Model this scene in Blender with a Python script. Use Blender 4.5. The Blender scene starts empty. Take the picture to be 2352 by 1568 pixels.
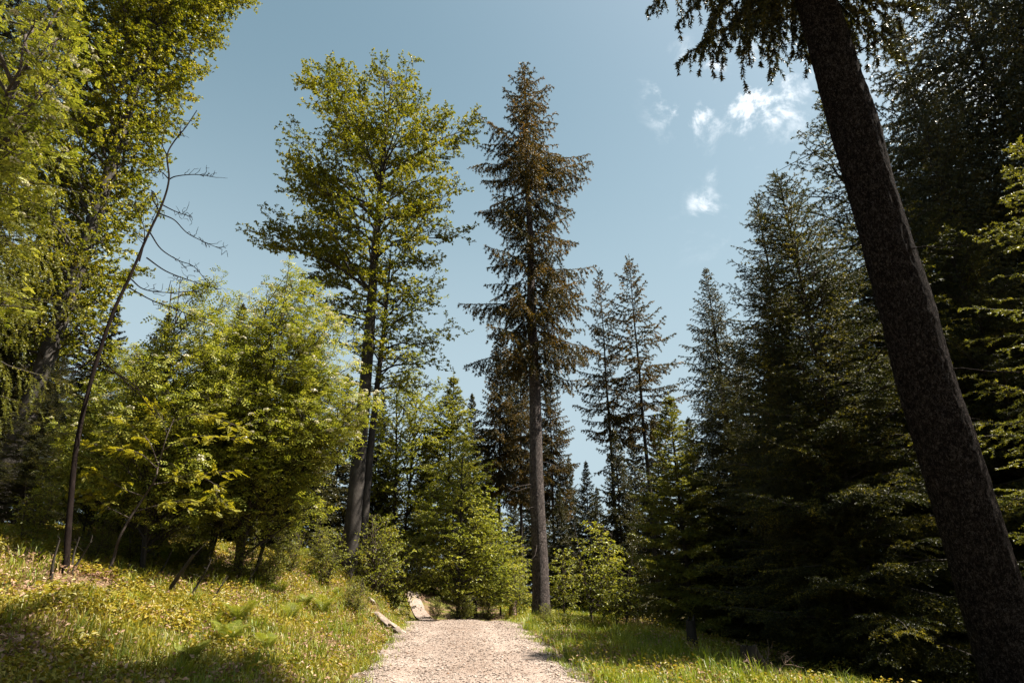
import bpy, math
import numpy as np

# ------------------------------------------------------------------ basics
sc = bpy.context.scene
COL = sc.collection
CAM_Z = 1.6
PITCH = math.radians(23.7)
F = 1400.0                      # focal length in units of a 2352 px wide picture
CT, ST = math.cos(PITCH), math.sin(PITCH)
SUN_AZ, SUN_EL = math.radians(92), math.radians(60)


def at(X, Y, d):
    """Point at forward distance d (world y) seen at picture position X, Y (2352 x 1568 picture)."""
    a, b = (X - 1176) / F, (784 - Y) / F
    t = d / (CT - b * ST)
    return np.array([a * t, d, CAM_Z + t * (b * CT + ST)])


def nrm(v):
    return v / np.maximum(np.linalg.norm(v, axis=-1, keepdims=True), 1e-9)


def sm(a, b, x):
    t = np.clip((x - a) / (b - a), 0, 1)
    return t * t * (3 - 2 * t)


def vnoise(x, y, scale, seed=0):
    x = np.asarray(x, float) / scale + seed * 17.31
    y = np.asarray(y, float) / scale - seed * 9.77
    xi, yi = np.floor(x), np.floor(y)
    fx, fy = x - xi, y - yi
    fx = fx * fx * (3 - 2 * fx)
    fy = fy * fy * (3 - 2 * fy)

    def h(i, j):
        v = np.sin(i * 127.1 + j * 311.7 + seed * 74.7) * 43758.5453
        return v - np.floor(v)
    return (h(xi, yi) * (1 - fx) + h(xi + 1, yi) * fx) * (1 - fy) + (h(xi, yi + 1) * (1 - fx) + h(xi + 1, yi + 1) * fx) * fy


# ------------------------------------------------------------------ terrain
_yk = np.array([-50, 18, 20, 21.3, 22.8, 24.2, 26, 31, 36, 45, 80, 1000])
_sk = np.array([.061, .061, .05, -.01, -.05, .03, .085, .085, .05, .045, .02, .0])
_ty = np.arange(-60, 900, .25)
_ts = np.interp(_ty, _yk, _sk)
_tz = np.concatenate([[0], np.cumsum((_ts[1:] + _ts[:-1]) * .125)])
_tz -= np.interp(0, _ty, _tz)


def xc(y):
    return .33 - .0925 * np.asarray(y, float)


def road_z(y):
    return np.interp(y, _ty, _tz)


def ground(x, y):
    x = np.asarray(x, float)
    y = np.asarray(y, float)
    z = np.interp(y, _ty, _tz)
    yy = np.clip(y, -10, 60)
    xl = xc(yy) - 1.8 - np.clip(yy - 21, 0, 30) * .26
    dl = np.maximum(xl - x, 0)
    R = np.interp(y, [0, 8, 13, 17, 22, 30, 45, 80], [.2, .50, .90, 1.25, 1.65, 1.5, 1.0, .5])
    z = z + R * (.42 * sm(.1, .9, dl) + .58 * sm(.4, 2.9, dl)) + .165 * np.clip(dl - 2.2, 0, 6) + .06 * np.clip(dl - 8.2, 0, 6) + np.interp(y, [0, 4, 9, 13, 18], [0, .03, .08, .05, 0]) * np.clip(dl - 2.2, 0, 4.5) + .04 * np.clip(dl - 11.4, 0, 40)
    z = z + sm(2.5, 5, -x) * .075 * np.clip(y - 22.5, 0, 14) * (dl < .01) + (dl >= .01) * .075 * np.clip(y - 22.5, 0, 14) * .5 * sm(2.5, 5, -x)
    dr = np.maximum(x - (xc(yy) + 1.8), 0)
    z = z - .13 * np.clip(dr - 2.6, 0, 12)
    off = np.clip(np.maximum(dl, dr) * 1.2, 0, 1)
    z = z + off * (.24 * (vnoise(x, y, 1.5, 3) - .5) + .10 * (vnoise(x, y, .55, 5) - .5))
    return z


def hit(X, Y):
    a, b = (X - 1176) / F, (784 - Y) / F
    d = np.array([a, CT - b * ST, b * CT + ST])
    t = 3.0
    while t < 80:
        p = np.array([0, 0, CAM_Z]) + d * t
        if p[2] <= ground(p[0], p[1]):
            break
        t += .02
    return p


# ------------------------------------------------------------------ mesh helpers
class Geo:
    def __init__(self):
        self.v, self.q, self.t, self.n = [], [], [], 0

    def add(self, v, quads=None, tris=None):
        v = np.asarray(v, float).reshape(-1, 3)
        if quads is not None and len(quads):
            self.q.append(np.asarray(quads, np.int64).reshape(-1, 4) + self.n)
        if tris is not None and len(tris):
            self.t.append(np.asarray(tris, np.int64).reshape(-1, 3) + self.n)
        self.v.append(v)
        self.n += len(v)

    def warp(self, f):
        self.v = [f(np.concatenate(self.v))] if self.v else []

    def mesh(self, name, mat, smooth=False):
        me = bpy.data.meshes.new(name)
        v = np.concatenate(self.v) if self.v else np.zeros((0, 3))
        q = np.concatenate(self.q) if self.q else np.zeros((0, 4), np.int64)
        t = np.concatenate(self.t) if self.t else np.zeros((0, 3), np.int64)
        me.vertices.add(len(v))
        me.vertices.foreach_set('co', v.astype(np.float32).ravel())
        idx = np.concatenate([q.ravel(), t.ravel()]).astype(np.int32)
        me.loops.add(len(idx))
        me.loops.foreach_set('vertex_index', idx)
        tot = np.concatenate([np.full(len(q), 4), np.full(len(t), 3)]).astype(np.int32)
        st = np.concatenate([[0], np.cumsum(tot)[:-1]]).astype(np.int32) if len(tot) else tot
        me.polygons.add(len(tot))
        me.polygons.foreach_set('loop_start', st)
        me.polygons.foreach_set('loop_total', tot)
        if smooth:
            me.polygons.foreach_set('use_smooth', np.ones(len(tot), bool))
        me.update(calc_edges=True)
        me.materials.append(mat)
        return me


def curves(rng, P0, D, L, n, cz=0.0, wob=0.0):
    """B curves of n pieces: straight run along D with quadratic rise cz and a gentle wobble."""
    B = len(P0)
    s = np.linspace(0, 1, n + 1)
    L = np.broadcast_to(np.asarray(L, float), (B,))
    pts = P0[:, None] + D[:, None] * (L[:, None] * s)[..., None]
    pts[..., 2] += np.broadcast_to(np.asarray(cz, float), (B,))[:, None] * L[:, None] * s ** 2
    if wob:
        A = rng.normal(size=(B, 3)) * wob
        A2 = rng.normal(size=(B, 3)) * wob * .6
        f = rng.uniform(.6, 1.4, (B, 1))
        ph = rng.uniform(0, 6.28, (B, 1))
        w1 = (np.sin(6.28 * f * s + ph) - np.sin(ph)) * L[:, None]
        w2 = (np.sin(13 * f * s + ph * 2) - np.sin(ph * 2)) * L[:, None]
        pts += A[:, None] * w1[..., None] + A2[:, None] * w2[..., None]
    return pts


def sample(pts, idx, s):
    n = pts.shape[1] - 1
    f = np.clip(s, 0, .9999) * n
    i = f.astype(int)
    t = (f - i)[:, None]
    a, b = pts[idx, i], pts[idx, i + 1]
    return a + (b - a) * t, nrm(b - a)


def tubes(g, pts, r0, r1, sides=4, power=1.0):
    B, m = pts.shape[:2]
    if B == 0:
        return
    s = np.linspace(0, 1, m) ** power
    r0 = np.broadcast_to(np.asarray(r0, float), (B,))[:, None]
    r1 = np.broadcast_to(np.asarray(r1, float), (B,))[:, None]
    rad = r0 + (r1 - r0) * s
    T = nrm(np.gradient(pts, axis=1))
    avg = np.abs(nrm(pts[:, -1] - pts[:, 0])[:, 2]) > .8
    ref = np.where(avg[:, None], np.array([1.0, 0, 0]), np.array([0, 0, 1.0]))[:, None]
    U = nrm(np.cross(T, np.broadcast_to(ref, T.shape)))
    V = np.cross(T, U)
    a = np.linspace(0, 2 * np.pi, sides, endpoint=False)
    ring = U[:, :, None] * np.cos(a)[None, None, :, None] + V[:, :, None] * np.sin(a)[None, None, :, None]
    v = pts[:, :, None] + ring * rad[..., None, None]
    i = np.arange(m - 1)[:, None] * sides
    j = np.arange(sides)
    q = np.stack([i + j, i + (j + 1) % sides, i + sides + (j + 1) % sides, i + sides + j], -1).reshape(-1, 4)
    q = (np.arange(B)[:, None, None] * m * sides + q[None]).reshape(-1, 4)
    g.add(v.reshape(-1, 3), quads=q)


def rounded_trunk(g, pts, rad, sides, rng, flare=.35, rough=.03, flare_h=1.0, plates=0):
    """One trunk with a root flare and an uneven outline."""
    pts = np.asarray(pts, float)
    m = len(pts)
    h = pts[:, 2] - pts[0, 2]
    T = nrm(np.gradient(pts, axis=0))
    U = nrm(np.cross(T, np.array([0, 1.0, 0])))
    V = np.cross(T, U)
    a = np.linspace(0, 2 * np.pi, sides, endpoint=False)
    lob = 1 + flare * np.exp(-np.maximum(h, 0) / flare_h * 2.2)[:, None] * (1 + .35 * np.cos(a * 5 + 1.3) + .2 * np.cos(a * 3))[None]
    nz = 1 + rough * (vnoise(a[None] * 3, h[:, None] * 1.0, .8, 2) - .5) * 2 + rough * .7 * (vnoise(a[None] * 9, h[:, None] * 3.0, .8, 4) - .5) * 2
    R = np.asarray(rad)[:, None] * lob * nz
    if plates:                                     # scaly bark: flakes that stand off the trunk
        arc = a[None] * .4 + 0 * h[:, None]
        q = vnoise(arc, h[:, None] * .7 + 0 * arc, .035, 6) * .7 + vnoise(arc * 1.3, h[:, None] * .6 + 0 * arc, .08, 7) * .5
        R = R + plates * (np.round(q * 5) / 5 - .5) + .05 * (vnoise(arc, h[:, None] + 0 * arc, .9, 9) - .5)
    v = pts[:, None] + (U[:, None] * np.cos(a)[None, :, None] + V[:, None] * np.sin(a)[None, :, None]) * R[..., None]
    i = np.arange(m - 1)[:, None] * sides
    j = np.arange(sides)
    q = np.stack([i + j, i + sides + j, i + sides + (j + 1) % sides, i + (j + 1) % sides], -1).reshape(-1, 4)
    g.add(v.reshape(-1, 3), quads=q)


def needles(g, rng, p0, p1, k, l, w, spread=.85):
    M = len(p0)
    i = np.repeat(np.arange(M), k)
    t = rng.random(len(i))[:, None]
    d = nrm(p1 - p0)[i]
    base = p0[i] + (p1 - p0)[i] * t
    q = nrm(np.cross(d, rng.normal(size=(len(i), 3))))
    nd = nrm(d * rng.uniform(.35, .9, (len(i), 1)) + q * spread)
    side = nrm(np.cross(nd, rng.normal(size=(len(i), 3))))
    ll = l * rng.uniform(.6, 1.2, (len(i), 1))
    ww = w * rng.uniform(.7, 1.2, (len(i), 1)) * .5
    v = np.stack([base - side * ww, base + side * ww, base + nd * ll * .6 + side * ww * .8, base + nd * ll], 1).reshape(-1, 3)
    n = np.arange(len(i))[:, None] * 4
    g.add(v, quads=n + np.array([0, 1, 2, 3]))


def leaves(g, rng, p, d, l, w, up=1.0, tilt=.6, droop=.25):
    """Simple folded leaves: two triangles each."""
    M = len(p)
    n = nrm(np.array([0, 0, up]) + rng.normal(size=(M, 3)) * tilt)
    d = nrm(d - n * np.sum(d * n, -1, keepdims=True))
    s = np.cross(n, d)
    ll = l * rng.uniform(.5, 1.3, (M, 1))
    ww = w * rng.uniform(.7, 1.15, (M, 1)) * .5
    mid = p + d * ll * .48
    fold = n * ww * .45
    v = np.stack([p, mid + s * ww + fold, p + d * ll - n * ll * droop, mid - s * ww + fold], 1).reshape(-1, 3)
    i = np.arange(M)[:, None] * 4
    g.add(v, tris=np.concatenate([i + np.array([0, 1, 2]), i + np.array([0, 2, 3])]))


def pinnate(g, rng, p, d, L, pairs=5, up=1.0, tilt=.45, lw=.58):
    """Compound rowan leaves: a row of narrow leaflets on each side and one at the end."""
    M = len(p)
    n = nrm(np.array([0, 0, up]) + rng.normal(size=(M, 3)) * tilt)
    d = nrm(d - n * np.sum(d * n, -1, keepdims=True))
    s = np.cross(n, d)
    L = L * rng.uniform(.7, 1.15, (M, 1))
    for j in range(pairs + 1):
        t = .22 + .7 * j / pairs
        base = p + d * L * t - n * L * .22 * t * t
        for sg in ((-1, 1) if j < pairs else (0,)):
            ld = nrm(s * sg * .9 + d * (.5 if sg else 1) - n * .22)
            ll = L * (.30 - .08 * abs(t - .5)) * rng.uniform(.85, 1.1, (M, 1))
            ls = np.cross(n, ld) * ll * lw * .5
            v = np.stack([base, base + ld * ll * .5 + ls, base + ld * ll, base + ld * ll * .5 - ls], 1).reshape(-1, 3)
            i = np.arange(M)[:, None] * 4
            g.add(v, quads=i + np.array([0, 1, 2, 3]))


# ------------------------------------------------------------------ materials
def new_mat(name):
    m = bpy.data.materials.new(name)
    m.use_nodes = True
    nt = m.node_tree
    nt.nodes.clear()
    out = nt.nodes.new('ShaderNodeOutputMaterial')
    return m, nt, out


def N(nt, kind, **kw):
    n = nt.nodes.new(kind)
    for k, v in kw.items():
        setattr(n, k, v)
    return n


def ramp(nt, fac, stops):
    r = N(nt, 'ShaderNodeValToRGB')
    e = r.color_ramp.elements
    while len(e) < len(stops):
        e.new(.5)
    for el, (p, c) in zip(e, stops):
        el.position = p
        el.color = (*c, 1)
    nt.links.new(fac, r.inputs[0])
    return r.outputs[0]


def leaf_mat(name, stops, trans, tmix=.45, rough=.45, spec=.35, clump=1.5):
    """Leaf colours vary leaf by leaf and clump by clump; part of the light passes through."""
    m, nt, out = new_mat(name)
    geo = N(nt, 'ShaderNodeNewGeometry')
    tc = N(nt, 'ShaderNodeTexCoord')
    nz = N(nt, 'ShaderNodeTexNoise')
    nz.inputs['Scale'].default_value = clump
    nz.inputs['Detail'].default_value = 2
    nt.links.new(tc.outputs['Object'], nz.inputs['Vector'])
    mx = N(nt, 'ShaderNodeMath', operation='MULTIPLY_ADD')
    mx.inputs[1].default_value = .55
    nt.links.new(geo.outputs['Random Per Island'], mx.inputs[0])
    ad = N(nt, 'ShaderNodeMath', operation='MULTIPLY_ADD')
    ad.inputs[1].default_value = 1.1
    ad.inputs[2].default_value = -.32
    nt.links.new(nz.outputs[0], ad.inputs[0])
    nt.links.new(ad.outputs[0], mx.inputs[2])
    col = ramp(nt, mx.outputs[0], stops)
    p = N(nt, 'ShaderNodeBsdfPrincipled')
    p.inputs['Roughness'].default_value = rough
    p.inputs['Specular IOR Level'].default_value = spec
    nt.links.new(col, p.inputs['Base Color'])
    tr = N(nt, 'ShaderNodeBsdfTranslucent')
    mc = N(nt, 'ShaderNodeMix', data_type='RGBA', blend_type='MULTIPLY')
    mc.inputs[0].default_value = 1
    mc.inputs[7].default_value = (*trans, 1)
    nt.links.new(col, mc.inputs[6])
    nt.links.new(mc.outputs[2], tr.inputs['Color'])
    mix = N(nt, 'ShaderNodeMixShader')
    mix.inputs[0].default_value = tmix
    nt.links.new(p.outputs[0], mix.inputs[1])
    nt.links.new(tr.outputs[0], mix.inputs[2])
    nt.links.new(mix.outputs[0], out.inputs[0])
    return m


def surf_mat(name, stops, scale=(1, 1, 1), nscale=6, detail=8, rough=.85, bump=.4, bscale=30, voro=None, spec=.3, dist=.02, vmix=.5):
    m, nt, out = new_mat(name)
    tc = N(nt, 'ShaderNodeTexCoord')
    mp = N(nt, 'ShaderNodeMapping')
    mp.inputs['Scale'].default_value = scale
    nt.links.new(tc.outputs['Object'], mp.inputs[0])
    nz = N(nt, 'ShaderNodeTexNoise')
    nz.inputs['Scale'].default_value = nscale
    nz.inputs['Detail'].default_value = detail
    nz.inputs['Roughness'].default_value = .65
    nt.links.new(mp.outputs[0], nz.inputs['Vector'])
    fac = nz.outputs[0]
    nb = N(nt, 'ShaderNodeTexNoise')
    nb.inputs['Scale'].default_value = bscale
    nb.inputs['Detail'].default_value = 4
    nt.links.new(mp.outputs[0], nb.inputs['Vector'])
    hgt = nb.outputs[0]
    if voro:
        vo = N(nt, 'ShaderNodeTexVoronoi')
        vo.inputs['Scale'].default_value = voro
        wv = N(nt, 'ShaderNodeMix', data_type='VECTOR')
        wv.inputs[0].default_value = .06
        nt.links.new(mp.outputs[0], wv.inputs[4])
        nt.links.new(nb.outputs['Color'], wv.inputs[5])
        nt.links.new(wv.outputs[1], vo.inputs['Vector'])
        mr = N(nt, 'ShaderNodeSeparateColor')
        nt.links.new(vo.outputs['Color'], mr.inputs[0])
        mm = N(nt, 'ShaderNodeMix', data_type='FLOAT')
        mm.inputs[0].default_value = vmix
        nt.links.new(fac, mm.inputs[2])
        nt.links.new(mr.outputs[0], mm.inputs[3])
        fac = mm.outputs[0]
        hm = N(nt, 'ShaderNodeMath', operation='MULTIPLY_ADD')
        hm.inputs[1].default_value = -1.2
        nt.links.new(vo.outputs['Distance'], hm.inputs[0])
        nt.links.new(nb.outputs[0], hm.inputs[2])
        hgt = hm.outputs[0]
    col = ramp(nt, fac, stops)
    p = N(nt, 'ShaderNodeBsdfPrincipled')
    p.inputs['Roughness'].default_value = rough
    p.inputs['Specular IOR Level'].default_value = spec
    nt.links.new(col, p.inputs['Base Color'])
    bp = N(nt, 'ShaderNodeBump')
    bp.inputs['Strength'].default_value = bump
    bp.inputs['Distance'].default_value = dist
    nt.links.new(hgt, bp.inputs['Height'])
    nt.links.new(bp.outputs[0], p.inputs['Normal'])
    nt.links.new(p.outputs[0], out.inputs[0])
    return m


M = {}
M['beech'] = leaf_mat('beech_leaf', [(.0, (.038, .057, .006)), (.45, (.126, .140, .013)), (.8, (.28, .255, .024)), (1, (.37, .30, .038))], (1.55, 1.48, .6), .30)
M['beech_fresh'] = leaf_mat('fresh_beech_leaf', [(.0, (.062, .090, .010)), (.5, (.178, .195, .022)), (1, (.33, .30, .042))], (1.5, 1.45, .7), .32, clump=.9)
M['beech_deep'] = leaf_mat('deep_beech_leaf', [(.0, (.05, .075, .010)), (.5, (.11, .135, .015)), (1, (.20, .20, .025))], (1.6, 1.5, .7), .35)
M['rowan'] = leaf_mat('rowan_leaf', [(.0, (.042, .064, .008)), (.45, (.158, .176, .025)), (.8, (.32, .31, .065)), (1, (.44, .41, .12))], (1.45, 1.42, .6), .30, rough=.5, spec=.2)
M['rowan_gold'] = leaf_mat('golden_rowan_leaf', [(.0, (.10, .11, .012)), (.5, (.20, .19, .022)), (1, (.31, .27, .035))], (1.6, 1.5, .6), .42, rough=.5, spec=.2)
M['blossom'] = leaf_mat('rowan_blossom', [(.0, (.34, .32, .20)), (.5, (.48, .45, .32)), (1, (.60, .56, .43))], (1, 1, .9), .25)
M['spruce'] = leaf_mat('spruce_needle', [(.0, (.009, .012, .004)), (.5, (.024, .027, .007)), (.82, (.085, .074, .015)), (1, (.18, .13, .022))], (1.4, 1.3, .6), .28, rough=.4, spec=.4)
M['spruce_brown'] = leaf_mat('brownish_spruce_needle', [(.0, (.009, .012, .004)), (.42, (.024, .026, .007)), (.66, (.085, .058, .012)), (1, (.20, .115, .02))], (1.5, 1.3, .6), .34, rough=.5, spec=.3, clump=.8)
M['fir'] = leaf_mat('fir_needle', [(.0, (.006, .009, .003)), (.5, (.018, .022, .005)), (.74, (.065, .062, .011)), (.97, (.27, .22, .03))], (1.5, 1.45, .6), .32, rough=.5, spec=.22)  # yellow end of the ramp paints sunlit tips into the needle colour
M['spruce_light'] = leaf_mat('light_spruce_needle', [(.0, (.055, .068, .012)), (.5, (.125, .135, .02)), (1, (.26, .235, .035))], (1.5, 1.4, .7), .36, rough=.45)
M['shrub'] = leaf_mat('shrub_leaf', [(.0, (.075, .095, .012)), (.5, (.15, .165, .02)), (.85, (.24, .225, .03)), (1, (.28, .21, .03))], (1.5, 1.45, .6), .36)
M['fern'] = leaf_mat('fern_frond', [(.0, (.07, .10, .012)), (.5, (.14, .165, .02)), (1, (.24, .24, .035))], (1.5, 1.4, .7), .4)
M['grass'] = leaf_mat('grass_blade', [(.0, (.10, .115, .012)), (.5, (.20, .19, .022)), (.8, (.31, .25, .05)), (1, (.40, .30, .11))], (1.4, 1.3, .6), .38, clump=.8)
M['grass_green'] = leaf_mat('green_grass_blade', [(.0, (.07, .115, .012)), (.5, (.15, .185, .02)), (.85, (.25, .25, .03)), (1, (.36, .30, .08))], (1.4, 1.35, .6), .38, clump=.8)
M['cover'] = leaf_mat('ground_cover_leaf', [(.0, (.085, .088, .010)), (.4, (.18, .165, .018)), (.75, (.27, .215, .03)), (1, (.30, .18, .055))], (1.35, 1.2, .6), .34, clump=1.2)
M['litter'] = leaf_mat('dry_leaf', [(.0, (.10, .055, .032)), (.45, (.25, .15, .095)), (.8, (.38, .26, .18)), (1, (.47, .35, .26))], (1, .9, .8), .2, rough=.7, spec=.15, clump=2)
M['bark_spruce'] = surf_mat('spruce_bark', [(.25, (.018, .013, .012)), (.5, (.045, .033, .030)), (.7, (.085, .066, .060)), (.9, (.20, .17, .155))], (1, 1, .55), 5, bump=.9, bscale=60, voro=34, dist=.02)
M['bark_big'] = surf_mat('scaly_spruce_bark', [(.25, (.004, .003, .0028)), (.5, (.011, .0082, .0078)), (.64, (.030, .024, .023)), (.78, (.105, .088, .085))], (1, 1, .6), 17, bump=1.0, bscale=110, voro=95, dist=.03, vmix=.6, spec=.03, rough=1.0)  # stops darkened so the shade on the trunk sits in its bark colour
M['bark_beech'] = surf_mat('beech_bark', [(.25, (.012, .010, .009)), (.5, (.028, .023, .020)), (.65, (.058, .050, .043)), (.85, (.16, .14, .12))], (1, 1, .8), 2.2, bump=.25, bscale=25)
M['bark_dark'] = surf_mat('dark_bark', [(.3, (.012, .009, .007)), (.7, (.038, .029, .023))], (1, 1, .4), 6, bump=.5, bscale=40)
M['bark_sapling'] = surf_mat('sapling_bark', [(.3, (.006, .0045, .004)), (.6, (.014, .010, .009)), (.85, (.04, .032, .028))], (1, 1, .3), 14, bump=.5, bscale=60, dist=.01, spec=.03, rough=1.0)  # darker stops put the shade on the sapling into its bark
M['bark_thin'] = surf_mat('thin_stem_bark', [(.3, (.022, .015, .012)), (.55, (.050, .036, .030)), (.8, (.13, .105, .09))], (1, 1, .3), 14, bump=.5, bscale=60, dist=.01)
M['dead'] = surf_mat('dead_wood', [(.3, (.10, .065, .05)), (.6, (.22, .15, .115)), (.85, (.38, .28, .23))], (1, 1, .4), 9, bump=.5, bscale=60, dist=.01)
M['rock'] = surf_mat('pale_rock', [(.34, (.07, .052, .042)), (.5, (.19, .15, .125)), (.68, (.32, .27, .23))], (1, 1, 1), 4, bump=.7, bscale=18, dist=.04)
M['pebble'] = leaf_mat('road_pebble', [(.0, (.05, .036, .029)), (.35, (.18, .14, .116)), (.75, (.29, .24, .208)), (1, (.52, .46, .42))], (1, 1, 1), .0, rough=.85, spec=.2, clump=3)
M['cone'] = leaf_mat('brown_debris', [(.0, (.03, .02, .014)), (.5, (.08, .045, .028)), (1, (.20, .11, .06))], (1, 1, 1), .0, rough=.8, spec=.2)


def ground_mat():
    m, nt, out = new_mat('forest_soil')
    tc = N(nt, 'ShaderNodeTexCoord')
    a = N(nt, 'ShaderNodeTexNoise')
    a.inputs['Scale'].default_value = 1.1
    a.inputs['Detail'].default_value = 6
    b = N(nt, 'ShaderNodeTexNoise')
    b.inputs['Scale'].default_value = 14
    b.inputs['Detail'].default_value = 6
    for n in (a, b):
        nt.links.new(tc.outputs['Object'], n.inputs['Vector'])
    soil = ramp(nt, b.outputs[0], [(.3, (.045, .028, .018)), (.5, (.12, .075, .048)), (.7, (.26, .17, .115))])
    moss = ramp(nt, b.outputs[0], [(.3, (.03, .035, .008)), (.6, (.10, .10, .018)), (.75, (.16, .14, .03))])
    f = ramp(nt, a.outputs[0], [(.42, (0, 0, 0)), (.58, (1, 1, 1))])
    mx = N(nt, 'ShaderNodeMix', data_type='RGBA')
    nt.links.new(f, mx.inputs[0])
    nt.links.new(soil, mx.inputs[6])
    nt.links.new(moss, mx.inputs[7])
    p = N(nt, 'ShaderNodeBsdfPrincipled')
    p.inputs['Roughness'].default_value = .95
    p.inputs['Specular IOR Level'].default_value = .1
    nt.links.new(mx.outputs[2], p.inputs['Base Color'])
    bp = N(nt, 'ShaderNodeBump')
    bp.inputs['Strength'].default_value = .8
    bp.inputs['Distance'].default_value = .05
    nt.links.new(b.outputs[0], bp.inputs['Height'])
    nt.links.new(bp.outputs[0], p.inputs['Normal'])
    nt.links.new(p.outputs[0], out.inputs[0])
    return m


def road_mat():
    m, nt, out = new_mat('crushed_stone')
    tc = N(nt, 'ShaderNodeTexCoord')
    a = N(nt, 'ShaderNodeTexNoise')
    a.inputs['Scale'].default_value = .9
    a.inputs['Detail'].default_value = 5
    v = N(nt, 'ShaderNodeTexVoronoi')
    v.inputs['Scale'].default_value = 38
    v2 = N(nt, 'ShaderNodeTexVoronoi')
    v2.inputs['Scale'].default_value = 95
    for n in (a, v, v2):
        nt.links.new(tc.outputs['Object'], n.inputs['Vector'])
    s = N(nt, 'ShaderNodeSeparateColor')
    nt.links.new(v.outputs['Color'], s.inputs[0])
    s2 = N(nt, 'ShaderNodeSeparateColor')
    nt.links.new(v2.outputs['Color'], s2.inputs[0])
    mm = N(nt, 'ShaderNodeMix', data_type='FLOAT')
    mm.inputs[0].default_value = .5
    nt.links.new(s.outputs[0], mm.inputs[2])
    nt.links.new(s2.outputs[1], mm.inputs[3])
    c1 = ramp(nt, mm.outputs[0], [(.05, (.055, .040, .032)), (.3, (.175, .132, .108)), (.65, (.275, .222, .19)), (.95, (.44, .385, .345))])
    c2 = ramp(nt, mm.outputs[0], [(.05, (.038, .025, .019)), (.4, (.14, .098, .076)), (.95, (.31, .25, .21))])
    dp = N(nt, 'ShaderNodeVectorMath', operation='DOT_PRODUCT')
    nt.links.new(tc.outputs['Object'], dp.inputs[0])
    dp.inputs[1].default_value = (1, .0925, 0)
    ab = N(nt, 'ShaderNodeMath', operation='ADD')
    ab.inputs[1].default_value = -.33
    nt.links.new(dp.outputs['Value'], ab.inputs[0])
    ab2 = N(nt, 'ShaderNodeMath', operation='ABSOLUTE')
    nt.links.new(ab.outputs[0], ab2.inputs[0])
    wob = N(nt, 'ShaderNodeMath', operation='MULTIPLY_ADD')      # worn wheel tracks are paler and cleaner than the middle
    wob.inputs[1].default_value = .5
    nt.links.new(a.outputs[0], wob.inputs[0])
    nt.links.new(ab2.outputs[0], wob.inputs[2])
    trk = ramp(nt, wob.outputs[0], [(.30, (.45, .45, .45)), (.62, (.3, .3, .3)), (.95, (0, 0, 0)), (1.0, (.1, .1, .1))])
    fa = ramp(nt, a.outputs[0], [(.40, (0, 0, 0)), (.62, (.6, .6, .6))])
    fm = N(nt, 'ShaderNodeMix', data_type='RGBA', blend_type='ADD')
    fm.inputs[0].default_value = 1
    nt.links.new(trk, fm.inputs[6])
    nt.links.new(fa, fm.inputs[7])
    f = fm.outputs[2]
    mx = N(nt, 'ShaderNodeMix', data_type='RGBA')
    nt.links.new(f, mx.inputs[0])
    nt.links.new(c1, mx.inputs[6])
    nt.links.new(c2, mx.inputs[7])
    p = N(nt, 'ShaderNodeBsdfPrincipled')
    p.inputs['Roughness'].default_value = .9
    p.inputs['Specular IOR Level'].default_value = .2
    nt.links.new(mx.outputs[2], p.inputs['Base Color'])
    bp = N(nt, 'ShaderNodeBump')
    bp.inputs['Strength'].default_value = .9
    bp.inputs['Distance'].default_value = .02
    nt.links.new(v.outputs['Distance'], bp.inputs['Height'])
    bp.invert = True
    nt.links.new(bp.outputs[0], p.inputs['Normal'])
    nt.links.new(p.outputs[0], out.inputs[0])
    return m


M['ground'] = ground_mat()
M['road'] = road_mat()


# ------------------------------------------------------------------ scene objects
def link(name, me, parent=None, loc=None):
    o = bpy.data.objects.new(name, me)
    COL.objects.link(o)
    if parent is not None:
        o.parent = parent
    if loc is not None:
        o.location = loc
    return o


def tag(o, label=None, cat=None, group=None, kind=None):
    for k, v in (('label', label), ('category', cat), ('group', group), ('kind', kind)):
        if v:
            o[k] = v
    return o


def place(kind, parts, loc, label, cat, group=None, rz=0.0, s=1.0, tilt=(0, 0)):
    """A thing: an Empty at its base that carries the parts (part name, mesh)."""
    e = bpy.data.objects.new(kind, None)
    COL.objects.link(e)
    e.empty_display_size = .3
    e.location = loc
    e.rotation_euler = (tilt[0], tilt[1], rz)
    e.scale = (s, s, s) if np.isscalar(s) else s
    tag(e, label, cat, group)
    for pn, me in parts:
        link(pn, me, e)
    return e


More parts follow.
